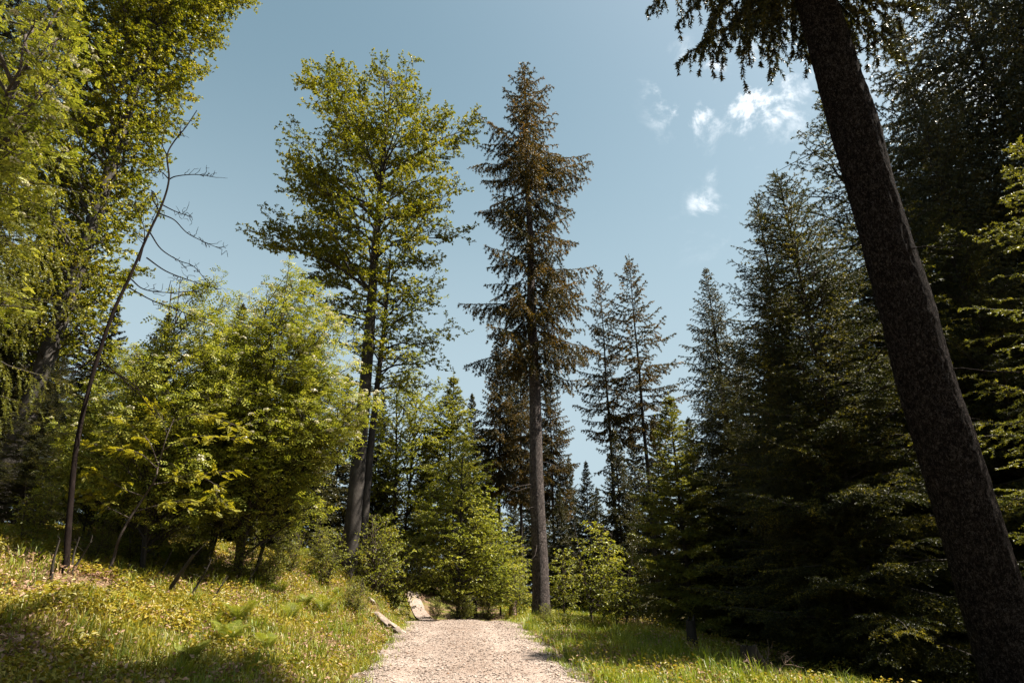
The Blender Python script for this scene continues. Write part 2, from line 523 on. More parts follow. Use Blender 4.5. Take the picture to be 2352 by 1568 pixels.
# ------------------------------------------------------------------ conifers
def conifer(seed, H, cb, env, r0, mat, gap=.34, per=5, hang=.3, d2=8., d3=7., nk=8, nl=.03, nw=.007, lo=-.35, hi=.7, curve=.12, irr=.3,
            asym=(1, 1), lean=(0, 0), bow=0.0, bark='bark_spruce', dead=0, sides=10, seg2=3, l2f=.42, z_only=None, rough=.03, flare=.35, plates=0, taper=.8):
    rng = np.random.default_rng(seed)
    wood, nd = Geo(), Geo()
    m = max(8, int(H * (24 if plates else 1.6)))
    tz = np.concatenate([[-.3], np.linspace(0, H, m)])
    tp = np.stack([np.zeros_like(tz), np.zeros_like(tz), tz], 1)
    tp[:, 0] += .02 * np.sin(tz * .9 + seed)
    tp[:, 1] += .02 * np.cos(tz * .7 + seed)
    tr = r0 * np.clip(1 - tz / H, 0, 1) ** taper + .008
    rounded_trunk(wood, tp, tr, sides, rng, flare=flare, flare_h=max(.5, r0 * 3), rough=rough, plates=plates)
    hs, fr = [], []
    h = cb
    ex = np.array([e[0] for e in env])
    er = np.array([e[1] for e in env])
    while h < H - .12:
        f = (h - cb) / (H - cb)
        n = max(3, int(round(per * (1 - .35 * f) + rng.uniform(-.8, .8))))
        hs += [h + rng.uniform(-.3, .3) * gap for _ in range(n)]
        h += gap * (1 - .55 * f)
    hs = np.clip(np.array(hs), cb * .97, H - .08)
    if z_only:
        hs = hs[(hs > z_only[0]) & (hs < z_only[1])]
    B = len(hs)
    f = np.clip((hs - cb) / (H - cb), 0, 1)
    phi = np.arange(B) * 2.39996 + rng.uniform(-.6, .6, B)
    L = np.interp(f, ex, er) * rng.uniform(1 - irr, 1 + irr * .35, B)
    L = L * (asym[1] * (1 + np.cos(phi)) / 2 + asym[0] * (1 - np.cos(phi)) / 2)
    L = np.maximum(L, .1)
    al = lo + (hi - lo) * f ** 1.3 + rng.normal(0, .1, B)
    er_ = np.stack([np.cos(phi), np.sin(phi), np.zeros(B)], 1)
    D = er_ * np.cos(al)[:, None] + np.array([0, 0, 1.0]) * np.sin(al)[:, None]
    P0 = np.stack([np.zeros(B), np.zeros(B), hs], 1)
    c1 = curves(rng, P0, D, L, 7, cz=curve, wob=.02)
    tubes(wood, c1, np.clip(.011 * L + .004, .005, r0 * .35), .002, 4)
    # secondaries
    n2 = np.clip((L * d2).astype(int), 2, 60)
    i2 = np.repeat(np.arange(B), n2)
    k2 = np.arange(len(i2)) - np.repeat(np.cumsum(n2) - n2, n2)
    s2 = np.clip(.1 + .9 * (k2 + rng.uniform(.2, .8, len(i2))) / n2[i2], 0, .99)
    sg = np.where(k2 % 2 == 0, 1.0, -1.0)
    p, t = sample(c1, i2, s2)
    up = np.array([0, 0, 1.0])
    side = nrm(np.cross(t, up)) * sg[:, None]
    an = rng.uniform(.75, 1.05, len(i2))
    d = nrm(t * np.cos(an)[:, None] + side * np.sin(an)[:, None] + up * (rng.normal(0, .12, len(i2)) - hang * .5)[:, None])
    L2 = L[i2] * l2f * (1 - s2) ** .75 * (.35 + .65 * np.clip(s2 * 3, 0, 1)) * rng.uniform(.6, 1.15, len(i2))
    L2 = np.maximum(L2, rng.uniform(.08, .2, len(i2)))
    c2 = curves(rng, p, d, L2, seg2, cz=-hang * 1.0, wob=.03)
    # tertiaries
    n3 = np.where(L2 > .25, (L2 * d3).astype(int), 0)
    i3 = np.repeat(np.arange(len(i2)), n3)
    segs0, segs1 = [c1[:, 2:-1].reshape(-1, 3), c2[:, :-1].reshape(-1, 3)], [c1[:, 3:].reshape(-1, 3), c2[:, 1:].reshape(-1, 3)]
    if len(i3):
        k3 = np.arange(len(i3)) - np.repeat(np.cumsum(n3) - n3, n3)
        s3 = np.clip(.15 + .85 * (k3 + rng.uniform(.2, .8, len(i3))) / n3[i3], 0, .98)
        p3, t3 = sample(c2, i3, s3)
        sd = nrm(np.cross(t3, up + rng.normal(0, .25, (len(i3), 3)))) * np.where(k3 % 2 == 0, 1.0, -1.0)[:, None]
        d3_ = nrm(t3 * .75 + sd * .65 - up * hang * .7)
        L3 = np.clip(L2[i3] * .42 * (1 - s3 * .7), .06, .4) * rng.uniform(.7, 1.2, len(i3))
        c3 = curves(rng, p3, d3_, L3, 2, cz=-hang * .6)
        segs0.append(c3[:, :-1].reshape(-1, 3))
        segs1.append(c3[:, 1:].reshape(-1, 3))
    lead = np.stack([np.zeros(6), np.zeros(6), np.linspace(H - .5, H + .12, 6)], 1)
    segs0.append(lead[:-1])
    segs1.append(lead[1:])
    a, b = np.concatenate(segs0), np.concatenate(segs1)
    # longer pieces carry more needles
    ln = np.linalg.norm(b - a, axis=1)
    rep = np.clip(np.round(ln / .11 + rng.uniform(-.3, .3, len(ln))), 1, 4).astype(int)
    ii = np.repeat(np.arange(len(ln)), rep)
    kk = np.arange(len(ii)) - np.repeat(np.cumsum(rep) - rep, rep)
    t0, t1 = (kk / rep[ii])[:, None], ((kk + 1) / rep[ii])[:, None]
    needles(nd, rng, a[ii] + (b - a)[ii] * t0, a[ii] + (b - a)[ii] * t1, nk, nl, nw)
    if dead:
        hd = rng.uniform(cb * .25, cb * 1.0, dead)
        ph = rng.uniform(0, 6.28, dead)
        Dd = np.stack([np.cos(ph), np.sin(ph), rng.uniform(-.4, .15, dead)], 1)
        Pd = np.stack([np.zeros(dead), np.zeros(dead), hd], 1)
        cd = curves(rng, Pd, nrm(Dd), rng.uniform(.4, 1.3, dead) + r0, 4, cz=-.15, wob=.04)
        tubes(wood, cd, .012, .003, 4)

    def warp(v):
        v = v.copy()
        z = np.maximum(v[:, 2], 0)
        v[:, 0] += lean[0] * z + bow * np.sin(z / H * np.pi)
        v[:, 1] += lean[1] * z
        return v
    wood.warp(warp)
    nd.warp(warp)
    return [('trunk', wood.mesh('trunk', M[bark], True)), ('crown', nd.mesh('crown', M[mat]))]


# ------------------------------------------------------------------ broadleaved trees
def broadleaf(seed, H, env, cb, r0, mat, nlimb=40, rise=(.35, .9), d2=3.2, d3=5., dl=24., leaf=(.085, .055), kind='simple', bark='bark_beech',
              lean=(0, 0), trunks=1, spread=.3, arch=.25, l2f=.42, l3=(.2, .75), upb=.25, tilt=.6, flowers=0, trunk_top=1.0, sides=12, wob=.04,
              dead_top=0, pairs=5, droop=.25, flat=.35, trunk_r1=.02, xl=None):
    """env: (height of the branch tips, reach to -x, reach to +x)."""
    rng = np.random.default_rng(seed)
    wood, lf, fl = Geo(), Geo(), Geo()
    ez = np.array([e[0] for e in env], float)
    el = np.array([e[1] for e in env], float)
    er = np.array([e[2] for e in env], float)
    stems = []
    for k in range(trunks):
        m = max(10, int(H * 1.2))
        z = np.concatenate([[-.35], np.linspace(0, H * trunk_top, m)])
        ph = rng.uniform(0, 6.28)
        a = k * 2.4 + ph
        off = (spread * (.25 + z / H) if trunks > 1 else 0 * z)
        q = np.stack([off * np.cos(a) + wob * H * .06 * (np.sin(z / H * 7 + ph) - np.sin(ph)), off * np.sin(a) + wob * H * .06 * (np.cos(z / H * 6 + ph) - np.cos(ph)), z], 1)
        stems.append(q)
        rr = (r0 if k == 0 else r0 * rng.uniform(.6, .9))
        rounded_trunk(wood, q, rr * np.clip(1 - z / (H * trunk_top), 0, 1) ** .75 + min(trunk_r1 * .5, rr * .2), sides, rng, flare=.3 if trunks == 1 else .1, flare_h=r0 * 4, rough=.05)
    # limbs: tip height and reach from the outline
    w = np.maximum(np.interp(np.linspace(ez[0], ez[-1], 200), ez, el + er), .2)
    cdf = np.cumsum(w) / w.sum()
    tipz = np.interp((np.arange(nlimb) + rng.uniform(.1, .9, nlimb)) / nlimb, cdf, np.linspace(ez[0], ez[-1], 200))
    phi = np.arange(nlimb) * 2.39996 + rng.uniform(-.4, .4, nlimb)
    Rl, Rr = np.interp(tipz, ez, el), np.interp(tipz, ez, er)
    R = (Rr * (1 + np.cos(phi)) / 2 + Rl * (1 - np.cos(phi)) / 2) * rng.uniform(.62, 1.05, nlimb)
    if xl:                                         # a few set limbs: (tip z, azimuth, reach)
        tipz = np.concatenate([tipz, [q[0] for q in xl]])
        phi = np.concatenate([phi, [q[1] for q in xl]])
        R = np.concatenate([R, [q[2] for q in xl]])
        nlimb += len(xl)
    fz = (tipz - ez[0]) / max(ez[-1] - ez[0], .1)
    ri = rise[0] + (rise[1] - rise[0]) * fz
    oz = np.clip(tipz - R * ri - .2, cb, H * trunk_top * .97)
    st = rng.integers(0, trunks, nlimb)
    P0 = np.array([[np.interp(o, stems[k][:, 2], stems[k][:, 0]), np.interp(o, stems[k][:, 2], stems[k][:, 1]), o] for o, k in zip(oz, st)])
    tip = np.stack([R * np.cos(phi), R * np.sin(phi), tipz], 1)
    L = np.linalg.norm(tip - P0, axis=1)
    D = (tip - P0) / L[:, None] + np.array([0, 0, arch])
    c1 = curves(rng, P0, D, L, 8, cz=-arch, wob=wob)
    tubes(wood, c1, np.clip(.014 * L + .006, .006, r0 * .55), .004, 6, power=.7)
    up = np.array([0, 0, 1.0])

    def offspring(c, Lp, dens, nmin, s0, lf_, lmin, lmax, ang, upbias, nseg, wb, fl_):
        n = np.maximum((Lp * dens).astype(int), nmin)
        i = np.repeat(np.arange(len(Lp)), n)
        k = np.arange(len(i)) - np.repeat(np.cumsum(n) - n, n)
        s = np.clip(s0 + (1 - s0) * (k + rng.uniform(.1, .9, len(i))) / n[i], 0, .995)
        p, t = sample(c, i, s)
        sd = nrm(np.cross(t, up + rng.normal(0, fl_, (len(i), 3)))) * np.where(k % 2 == 0, 1.0, -1.0)[:, None]
        a = rng.uniform(ang[0], ang[1], len(i))[:, None]
        d = nrm(t * np.cos(a) + sd * np.sin(a) + up * (upbias + rng.normal(0, .15, len(i)))[:, None])
        Ln = np.clip(Lp[i] * lf_ * (1 - .6 * s) * rng.uniform(.6, 1.2, len(i)), lmin, lmax)
        return curves(rng, p, d, Ln, nseg, cz=-.12, wob=wb), Ln, i, s
    c2, L2, i2, s2 = offspring(c1, L, d2, 4, .22, l2f, .3, 3.2, (.6, 1.0), upb * .5, 5, .04, flat)
    tubes(wood, c2, np.clip(.009 * L2 + .002, .003, .04), .002, 4)
    c3, L3, i3, s3 = offspring(c2, L2, d3, 3, .12, .5, l3[0], l3[1], (.5, 1.0), upb, 3, .05, flat * 1.5)
    tubes(wood, c3, .0035, .0015, 3)
    # leaves
    n = np.maximum((L3 * dl).astype(int), 3)
    i = np.repeat(np.arange(len(L3)), n)
    s = np.clip(.15 + .85 * rng.random(len(i)) ** (.8 if kind == 'simple' else .45), 0, .995)
    p, t = sample(c3, i, s)
    d = nrm(t * (.7 if kind == 'simple' else .35) + nrm(rng.normal(size=(len(i), 3)) * (1 if kind == 'simple' else np.array([1, 1, .35]))) * .8)
    if kind == 'simple':
        leaves(lf, rng, p + rng.normal(0, .012, p.shape), d, leaf[0], leaf[1], tilt=tilt, droop=droop)
    else:
        pinnate(lf, rng, p, d, leaf[0], pairs=pairs, tilt=tilt)
    if flowers:
        ok = np.argsort(-(c3[:, -1, 2] * .12 + np.hypot(c3[:, -1, 0], c3[:, -1, 1]) * .5 + rng.random(len(c3)) * 2.2))[:flowers]
        blossoms(fl, rng, c3[ok, -1] + up * .03, .075, 34, .026)
    if dead_top:
        dp = np.array([[stems[0][-1, 0], stems[0][-1, 1], H * trunk_top - .6]] * dead_top)
        dd = nrm(np.stack([rng.normal(0, .5, dead_top), rng.normal(0, .5, dead_top), rng.uniform(.6, 1.2, dead_top)], 1))
        cd = curves(rng, dp, dd, rng.uniform(.8, 1.9, dead_top), 5, wob=.07)
        tubes(wood, cd, .03, .008, 5)
        ce, Le, _, _ = offspring(cd, np.full(dead_top, 1.5), 5, 4, .3, .4, .2, .6, (.4, .9), .3, 3, .06, 1)
        tubes(wood, ce, .012, .004, 3)

    def warp(v):
        v = v.copy()
        z = np.maximum(v[:, 2], 0)
        v[:, 0] += lean[0] * z
        v[:, 1] += lean[1] * z
        return v
    for g in (wood, lf, fl):
        g.warp(warp)
    parts = [('trunk', wood.mesh('trunk', M[bark], True)), ('crown', lf.mesh('crown', M[mat]))]
    if flowers:
        parts.append(('blossom', fl.mesh('blossom', M['blossom'])))
    return parts


def blossoms(g, rng, c, r=.06, k=26, size=.022):
    """Flat-topped clusters of tiny cream flowers."""
    Mn = len(c)
    rr = r * rng.uniform(.6, 1.25, Mn)
    i = np.repeat(np.arange(Mn), k)
    a = rng.uniform(0, 6.28, len(i))
    q = np.sqrt(rng.random(len(i)))
    x, y = np.cos(a) * q * rr[i], np.sin(a) * q * rr[i]
    z = (1 - q ** 2) * rr[i] * .55 + rng.normal(0, .006, len(i))
    p = c[i] + np.stack([x, y, z], 1)
    n = nrm(np.stack([x * 5, y * 5, np.full(len(i), .6)], 1) + rng.normal(0, .35, (len(i), 3)))
    u = nrm(np.cross(n, rng.normal(size=(len(i), 3))))
    v = np.cross(n, u)
    s = size * rng.uniform(.6, 1.1, (len(i), 1)) * .5
    g.add(np.stack([p - u * s - v * s, p + u * s - v * s, p + u * s + v * s, p - u * s + v * s], 1), quads=np.arange(len(i))[:, None] * 4 + np.array([0, 1, 2, 3]))


def base(x, y, dz=-.03):
    return (float(x), float(y), float(ground(x, y)) + dz)


def at_base(X, Y, d):
    p = at(X, Y, d)
    return base(p[0], p[1])


# ================================================================== THE SETTING
def axis(a, b, fine0, fine1, step, grow=1.25):
    mid = list(np.arange(fine0, fine1 + 1e-6, step))
    lo, s, x = [], step, fine0
    while x > a:
        s *= grow
        x -= s
        lo.append(x)
    hi, s, x = [], step, mid[-1]
    while x < b:
        s *= grow
        x += s
        hi.append(x)
    return np.array(lo[::-1] + mid + hi)


gx, gy = axis(-600, 600, -15, 9, .22), axis(-200, 700, 3, 32, .22)
X, Y = np.meshgrid(gx, gy)
nx, ny = len(gx), len(gy)
g = Geo()
i = (np.arange(ny - 1)[:, None] * nx + np.arange(nx - 1)[None]).ravel()
Z = ground(X, Y)
dr = np.abs(X - xc(np.clip(Y, -10, 60)))
Z = Z - .05 * (1 - sm(1.3, 1.9, dr)) * (Y < 27) * (Y > -15)
g.add(np.stack([X, Y, Z], -1).reshape(-1, 3), quads=np.stack([i, i + 1, i + nx + 1, i + nx], 1))
tag(link('ground', g.mesh('ground', M['ground'], True)), kind='structure')

# gravel road, cambered, with uneven edges
ys = np.arange(-12, 23.4, .12)
us = np.linspace(-1, 1, 33)
YY, UU = np.meshgrid(ys, us, indexing='ij')
half = 1.72 + .22 * (vnoise(YY, np.sign(UU) * 5, .9, 11) - .5) + .14 * (vnoise(YY, np.sign(UU) * 9, .25, 12) - .5)
XX = xc(YY) + UU * half
ZZ = road_z(YY) + .05 * (1 - UU ** 2) + .012 + .02 * (vnoise(XX, YY, .5, 8) - .5) - .035 * np.exp(-((np.abs(UU) - .5) / .16) ** 2) - (np.abs(UU) > .98) * .06
g = Geo()
nn = len(us)
i = (np.arange(len(ys) - 1)[:, None] * nn + np.arange(nn - 1)[None]).ravel()
g.add(np.stack([XX, YY, ZZ], -1).reshape(-1, 3), quads=np.stack([i, i + 1, i + nn + 1, i + nn], 1))
tag(link('road', g.mesh('road', M['road'], True)), kind='structure')


def road_surface(x, y):
    u = np.clip((x - xc(y)) / 1.72, -1, 1)
    return road_z(y) + .05 * (1 - u ** 2) + .012 + .02 * (vnoise(x, y, .5, 8) - .5) - .035 * np.exp(-((np.abs(u) - .5) / .16) ** 2)


# narrow footpath climbing beyond the crest
pc = np.array([[-2.1, 21.4], [-3.05, 24.3], [-3.9, 27.5], [-4.7, 31], [-5.2, 34.5], [-5.3, 38]])
tt = np.linspace(0, 1, 60)
px = np.interp(tt * 5, range(6), pc[:, 0])
py = np.interp(tt * 5, range(6), pc[:, 1])
uu = np.linspace(-1, 1, 9)
PX = px[:, None] + uu[None] * (.30 + .1 * (vnoise(tt * 20, tt * 0, 1, 3)[:, None] - .5))
PY = py[:, None] + 0 * uu[None]
PZ = ground(PX, PY) + .03
g = Geo()
i = (np.arange(59)[:, None] * 9 + np.arange(8)[None]).ravel()
g.add(np.stack([PX, PY, PZ], -1).reshape(-1, 3), quads=np.stack([i, i + 1, i + 10, i + 9], 1))
tag(link('path', g.mesh('path', M['road'], True)), kind='structure')

# ------------------------------------------------------------------ pebbles and small debris on the road
rng = np.random.default_rng(5)


def stones(name, mat, n, ymin, ymax, smin, smax, edge, flat=.55, seed=1):
    r = np.random.default_rng(seed)
    y = ymin + (ymax - ymin) * r.random(n) ** 1.3
    u = r.uniform(-1, 1, n)
    e = r.random(n) < edge
    u = np.where(e, np.sign(u) * r.normal(1.0, .13, n), u)
    x = xc(y) + u * 1.72
    z = np.where(np.abs(u) < 1, road_surface(x, y), ground(x, y) + .0)
    s = smin * (smax / smin) ** (r.random(n) ** 1.8)
    oc = np.array([[1, 0, 0], [.3, .95, 0], [-.8, .6, 0], [-.8, -.6, 0], [.3, -.95, 0], [0, 0, 1], [0, 0, -.6]], float)
    rot = r.uniform(0, 6.28, n)
    v = oc[None] * (1 + r.normal(0, .16, (n, 7, 1))) * s[:, None, None]
    v[..., 2] *= flat * r.uniform(.6, 1.2, (n, 1))
    v[..., 0] *= r.uniform(.8, 1.5, (n, 1))
    c, sn = np.cos(rot)[:, None], np.sin(rot)[:, None]
    vx = v[..., 0] * c - v[..., 1] * sn
    vy = v[..., 0] * sn + v[..., 1] * c
    v = np.stack([vx, vy, v[..., 2]], -1) + np.stack([x, y, z + s * .12], -1)[:, None]
    tri = [[k, (k + 1) % 5, 5] for k in range(5)] + [[(k + 1) % 5, k, 6] for k in range(5)]
    g = Geo()
    g.add(v, tris=(np.arange(n)[:, None, None] * 7 + np.array(tri)[None]).reshape(-1, 3))
    return tag(link(name, g.mesh(name, M[mat])), kind='stuff')


stones('gravel', 'pebble', 26000, 6.5, 23, .006, .026, .3, seed=2)
stones('debris', 'cone', 1500, 6.5, 22, .010, .030, .25, .6, seed=3)


# ------------------------------------------------------------------ ground vegetation
def scatter(n, x0, x1, y0, y1, mask, seed, near=1.4):
    r = np.random.default_rng(seed)
    y = y0 + (y1 - y0) * r.random(n) ** near
    x = x0 + (x1 - x0) * r.random(n)
    m = mask(x, y) > r.random(n)
    return x[m], y[m], r


def off_road(x, y):
    return (np.abs(x - xc(y)) > 1.62 + .3 * vnoise(x, y, .6, 21)).astype(float) * (1 - .95 * ((np.abs(x - np.interp(y, pc[:, 1], pc[:, 0])) < .4) & (y > 24.2)))


def left_bank(x, y):
    return off_road(x, y) * (x < xc(y)) * (x > -.62 * y - 3.5)


def right_verge(x, y):
    return off_road(x, y) * (x > xc(y)) * (x < .66 * y + 2)


def blades(g, r, x, y, lmin, lmax, w, bend=.5, lean_dir=None):
    n = len(x)
    z = ground(x, y)
    l = r.uniform(lmin, lmax, n)
    a = r.uniform(0, 6.28, n)
    d = np.stack([np.cos(a), np.sin(a), np.zeros(n)], 1)
    s = np.stack([-np.sin(a + r.normal(0, .8, n)), np.cos(a), np.zeros(n)], 1) * (w * r.uniform(.6, 1.3, n) * .5)[:, None]
    p = np.stack([x, y, z - .01], 1)
    b = r.uniform(.1, bend, n)
    m1 = p + np.array([0, 0, 1.0]) * (l * .6)[:, None] + d * (l * b * .35)[:, None]
    tp = p + np.array([0, 0, 1.0]) * (l * (1 - b * .45))[:, None] + d * (l * b)[:, None]
    v = np.stack([p - s, p + s, m1 + s * .8, m1 - s * .8, tp], 1).reshape(-1, 3)
    i = np.arange(n)[:, None] * 5
    g.add(v, quads=i + np.array([0, 1, 2, 3]), tris=i + np.array([3, 2, 4]))


g = Geo()
mk = lambda x, y: left_bank(x, y) * np.clip(2.2 * vnoise(x, y, .9, 31) - .75 + .5 * sm(4.2, 2.2, xc(y) - x), 0.04, 1)
x, y, r = scatter(230000, -16, -.5, 5.5, 24, mk, 41)
# tufts: pull blades towards tuft centres
cxr, cyr = np.round(x / .22) * .22 + .09 * np.sin(np.round(y / .22) * 37), np.round(y / .22) * .22 + .09 * np.cos(np.round(x / .22) * 53)
kq = r.random(len(x)) < .55
x = np.where(kq, cxr + (x - cxr) * .35, x)
y = np.where(kq, cyr + (y - cyr) * .35, y)
blades(g, r, x, y, .06, .30, .011, .9)
tag(link('grass', g.mesh('grass', M['grass'])), kind='stuff')

g = Geo()
mk = lambda x, y: right_verge(x, y) * np.clip(1.5 * vnoise(x, y, .8, 33) + .25 - .8 * sm(3.6, 5.5, x - xc(y)), .04, 1)
x, y, r = scatter(120000, -1.5, 9, 6, 25.5, mk, 42)
blades(g, r, x, y, .07, .30, .010, .8)
mk = lambda x, y: left_bank(x, y) * sm(6.0, 2.6, xc(y) - x) * (.35 + .65 * (vnoise(x, y, 1.1, 64) > .42))
x, y, r = scatter(120000, -8, 0, 6, 22, mk, 43)
blades(g, r, x, y, .06, .24, .009, .8)
mk = lambda x, y: off_road(x, y) * (y > 22.5) * (np.abs(x - xc(y)) < 7)
x, y, r = scatter(60000, -9, 5, 22.5, 36, mk, 44, 1)
blades(g, r, x, y, .08, .24, .016, .8)
# tall tufts, and weeds creeping over the edges of the gravel
tx, ty, r = scatter(900, -14, 8, 6.5, 24, lambda x, y: np.maximum(right_verge(x, y) * sm(6, 4, x - xc(y)), .35 * left_bank(x, y)), 49)
k = np.repeat(np.arange(len(tx)), 34)
blades(g, r, tx[k] + r.normal(0, .05, len(k)), ty[k] + r.normal(0, .05, len(k)), .18, .48, .011, 1.0)
y = 6.5 + 17 * r.random(9000) ** 1.3
u = np.where(r.random(9000) < .5, -1, 1) * (1 - np.abs(r.normal(0, .10, 9000)))
x = xc(y) + u * 1.75
m = vnoise(x, y, .5, 61) > .5
blades(g, r, x[m], y[m], .04, .16, .010, .9)
tag(link('grass', g.mesh('grass', M['grass_green'])), kind='stuff')


def ground_leaves(g, r, x, y, hmin, hmax, l, w, tilt):
    n = len(x)
    hh = hmin + (hmax - hmin) * r.random(n) ** 1.5
    p = np.stack([x, y, ground(x, y) + hh], 1)
    d = nrm(r.normal(size=(n, 3)) * np.array([1, 1, .3]))
    leaves(g, r, p, d, l, w, tilt=tilt)


g = Geo()
mk = lambda x, y: left_bank(x, y) * np.clip(1.9 * vnoise(x, y, .7, 35) - .35, 0, 1) * (.25 + .75 * sm(2.6, 6.0, xc(y) - x))
x, y, r = scatter(26000, -17, -1, 5.5, 23, mk, 45)
n0 = len(x)
hp = r.uniform(.08, .2, n0) + .22 * vnoise(x, y, .8, 36) * r.random(n0)
rp = hp * r.uniform(.3, .7, n0)
lp = r.uniform(.035, .085, n0)
k = np.repeat(np.arange(n0), 16)
n = len(k)
a, q = r.uniform(0, 6.28, n), np.sqrt(r.random(n))
zq = (1 - .6 * q ** 2) * r.uniform(.5, 1.05, n)
p = np.stack([x[k] + np.cos(a) * q * rp[k], y[k] + np.sin(a) * q * rp[k], ground(x[k], y[k]) + hp[k] * zq], 1)
d = nrm(np.stack([np.cos(a), np.sin(a), r.normal(0, .4, n)], 1))
leaves(g, r, p, d, lp[k][:, None], lp[k][:, None] * .62, tilt=.5)
mk = lambda x, y: right_verge(x, y) * np.clip(1.6 * vnoise(x, y, .8, 37) - .3 + .25 * sm(2.5, 4, x - xc(y)), 0, 1)
x, y, r = scatter(70000, 0, 12, 6, 24, mk, 46)
n = len(x)
p = np.stack([x, y, ground(x, y) + (.05 + .28 * vnoise(x, y, .5, 38)) * r.random(n)], 1)
leaves(g, r, p, nrm(r.normal(size=(n, 3)) * np.array([1, 1, .4])), .055, .036, tilt=.5)
mk = lambda x, y: off_road(x, y) * np.clip(1.6 * vnoise(x, y, 1.2, 39) - .3, 0, 1)
x, y, r = scatter(60000, -14, 8, 22, 40, mk, 47, 1)
n = len(x)
p = np.stack([x, y, ground(x, y) + (.04 + .25 * vnoise(x, y, .8, 40)) * r.random(n)], 1)
leaves(g, r, p, nrm(r.normal(size=(n, 3)) * np.array([1, 1, .4])), .09, .06, tilt=.5)
tag(link('ground_cover', g.mesh('ground_cover', M['cover'])), kind='stuff')

g = Geo()
mk = lambda x, y: (left_bank(x, y) * np.clip(1.6 * vnoise(x, y, .8, 51) - .15, .05, 1) + right_verge(x, y) * np.clip(1.5 * vnoise(x, y, .7, 52) - .55, .03, 1))
x, y, r = scatter(210000, -17, 9, 5.5, 26, mk, 48)
ground_leaves(g, r, x, y, .005, .16, .065, .042, .7)
tag(link('leaf_litter', g.mesh('leaf_litter', M['litter'])), kind='stuff')

# ================================================================== CONIFERS
lodn = dict(nk=11, nl=.042, nw=.013)
lodm = dict(nk=9, nl=.07, nw=.026)
lodf = dict(nk=6, nl=.12, nw=.045)

# tall central spruce
b0, t0 = at(1243, 1405, 23.2), at(1205, 148, 23.2)
gb = base(b0[0], b0[1])
Hs = t0[2] - gb[2]
env = [(0, 2.2), (.08, 3.0), (.2, 2.8), (.3, 2.4), (.42, 2.1), (.55, 2.7), (.68, 2.9), (.74, 1.8), (.82, 1.5), (.88, 1.2), (.95, .6), (1, .2)]
P = conifer(101, Hs, 10.7 - gb[2], env, .30, 'spruce_brown', gap=.52, per=6, hang=.7, d2=8, d3=8, lo=-.35, hi=.45, curve=.14, irr=.62, lean=((t0[0] - gb[0]) / Hs, 0), dead=34, sides=18, nk=8, nl=.085, nw=.03)
place('spruce_tree', P, gb, 'tall lone spruce with long bare trunk and brownish crown right of the track', 'tree', 'spruce trees along the forest track')

# huge near trunk on the right, crown drooping from above
gb = base(5.83, 8.05)
env = [(0, 1.9), (.05, 2.7), (.2, 3.5), (.4, 4.0), (.8, 2.4), (1, .2)]
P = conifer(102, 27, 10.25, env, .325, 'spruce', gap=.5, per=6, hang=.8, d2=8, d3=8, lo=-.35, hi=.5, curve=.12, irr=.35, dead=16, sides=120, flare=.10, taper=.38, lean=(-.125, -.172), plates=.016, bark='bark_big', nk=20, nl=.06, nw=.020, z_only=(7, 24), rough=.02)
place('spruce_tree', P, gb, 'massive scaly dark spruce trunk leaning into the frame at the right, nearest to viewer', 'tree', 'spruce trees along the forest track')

# fir templates for the right side
env_f = [(0, 3.2), (.15, 3.2), (.4, 2.6), (.7, 1.7), (.9, .8), (1, .12)]
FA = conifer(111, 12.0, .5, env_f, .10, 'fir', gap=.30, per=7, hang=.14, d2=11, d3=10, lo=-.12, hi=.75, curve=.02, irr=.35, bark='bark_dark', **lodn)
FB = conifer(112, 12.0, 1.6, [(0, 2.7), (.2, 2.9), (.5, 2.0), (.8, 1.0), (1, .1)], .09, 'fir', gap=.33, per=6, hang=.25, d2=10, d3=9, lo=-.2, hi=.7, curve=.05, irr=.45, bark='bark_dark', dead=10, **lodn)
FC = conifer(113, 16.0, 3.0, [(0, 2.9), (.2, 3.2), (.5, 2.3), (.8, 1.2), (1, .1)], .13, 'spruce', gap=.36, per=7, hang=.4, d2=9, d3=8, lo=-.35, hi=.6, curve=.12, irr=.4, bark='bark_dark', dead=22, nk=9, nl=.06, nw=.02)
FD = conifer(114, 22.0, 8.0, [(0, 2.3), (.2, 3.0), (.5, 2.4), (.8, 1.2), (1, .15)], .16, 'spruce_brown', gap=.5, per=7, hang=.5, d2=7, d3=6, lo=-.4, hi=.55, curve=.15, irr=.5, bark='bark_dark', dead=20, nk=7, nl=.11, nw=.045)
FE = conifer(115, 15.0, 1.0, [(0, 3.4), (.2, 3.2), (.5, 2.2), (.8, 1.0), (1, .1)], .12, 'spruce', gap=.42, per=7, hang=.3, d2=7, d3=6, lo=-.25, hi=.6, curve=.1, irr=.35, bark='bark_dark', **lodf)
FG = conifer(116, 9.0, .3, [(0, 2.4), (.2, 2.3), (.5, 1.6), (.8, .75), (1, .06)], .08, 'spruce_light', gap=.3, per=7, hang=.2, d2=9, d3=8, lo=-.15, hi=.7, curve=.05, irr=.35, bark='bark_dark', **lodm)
FH = conifer(117, 3.0, .1, [(0, .75), (.3, .6), (.7, .3), (1, .05)], .03, 'spruce_light', gap=.2, per=5, hang=.1, d2=9, d3=6, lo=0, hi=.7, curve=.02, irr=.3, bark='bark_dark', **lodn)

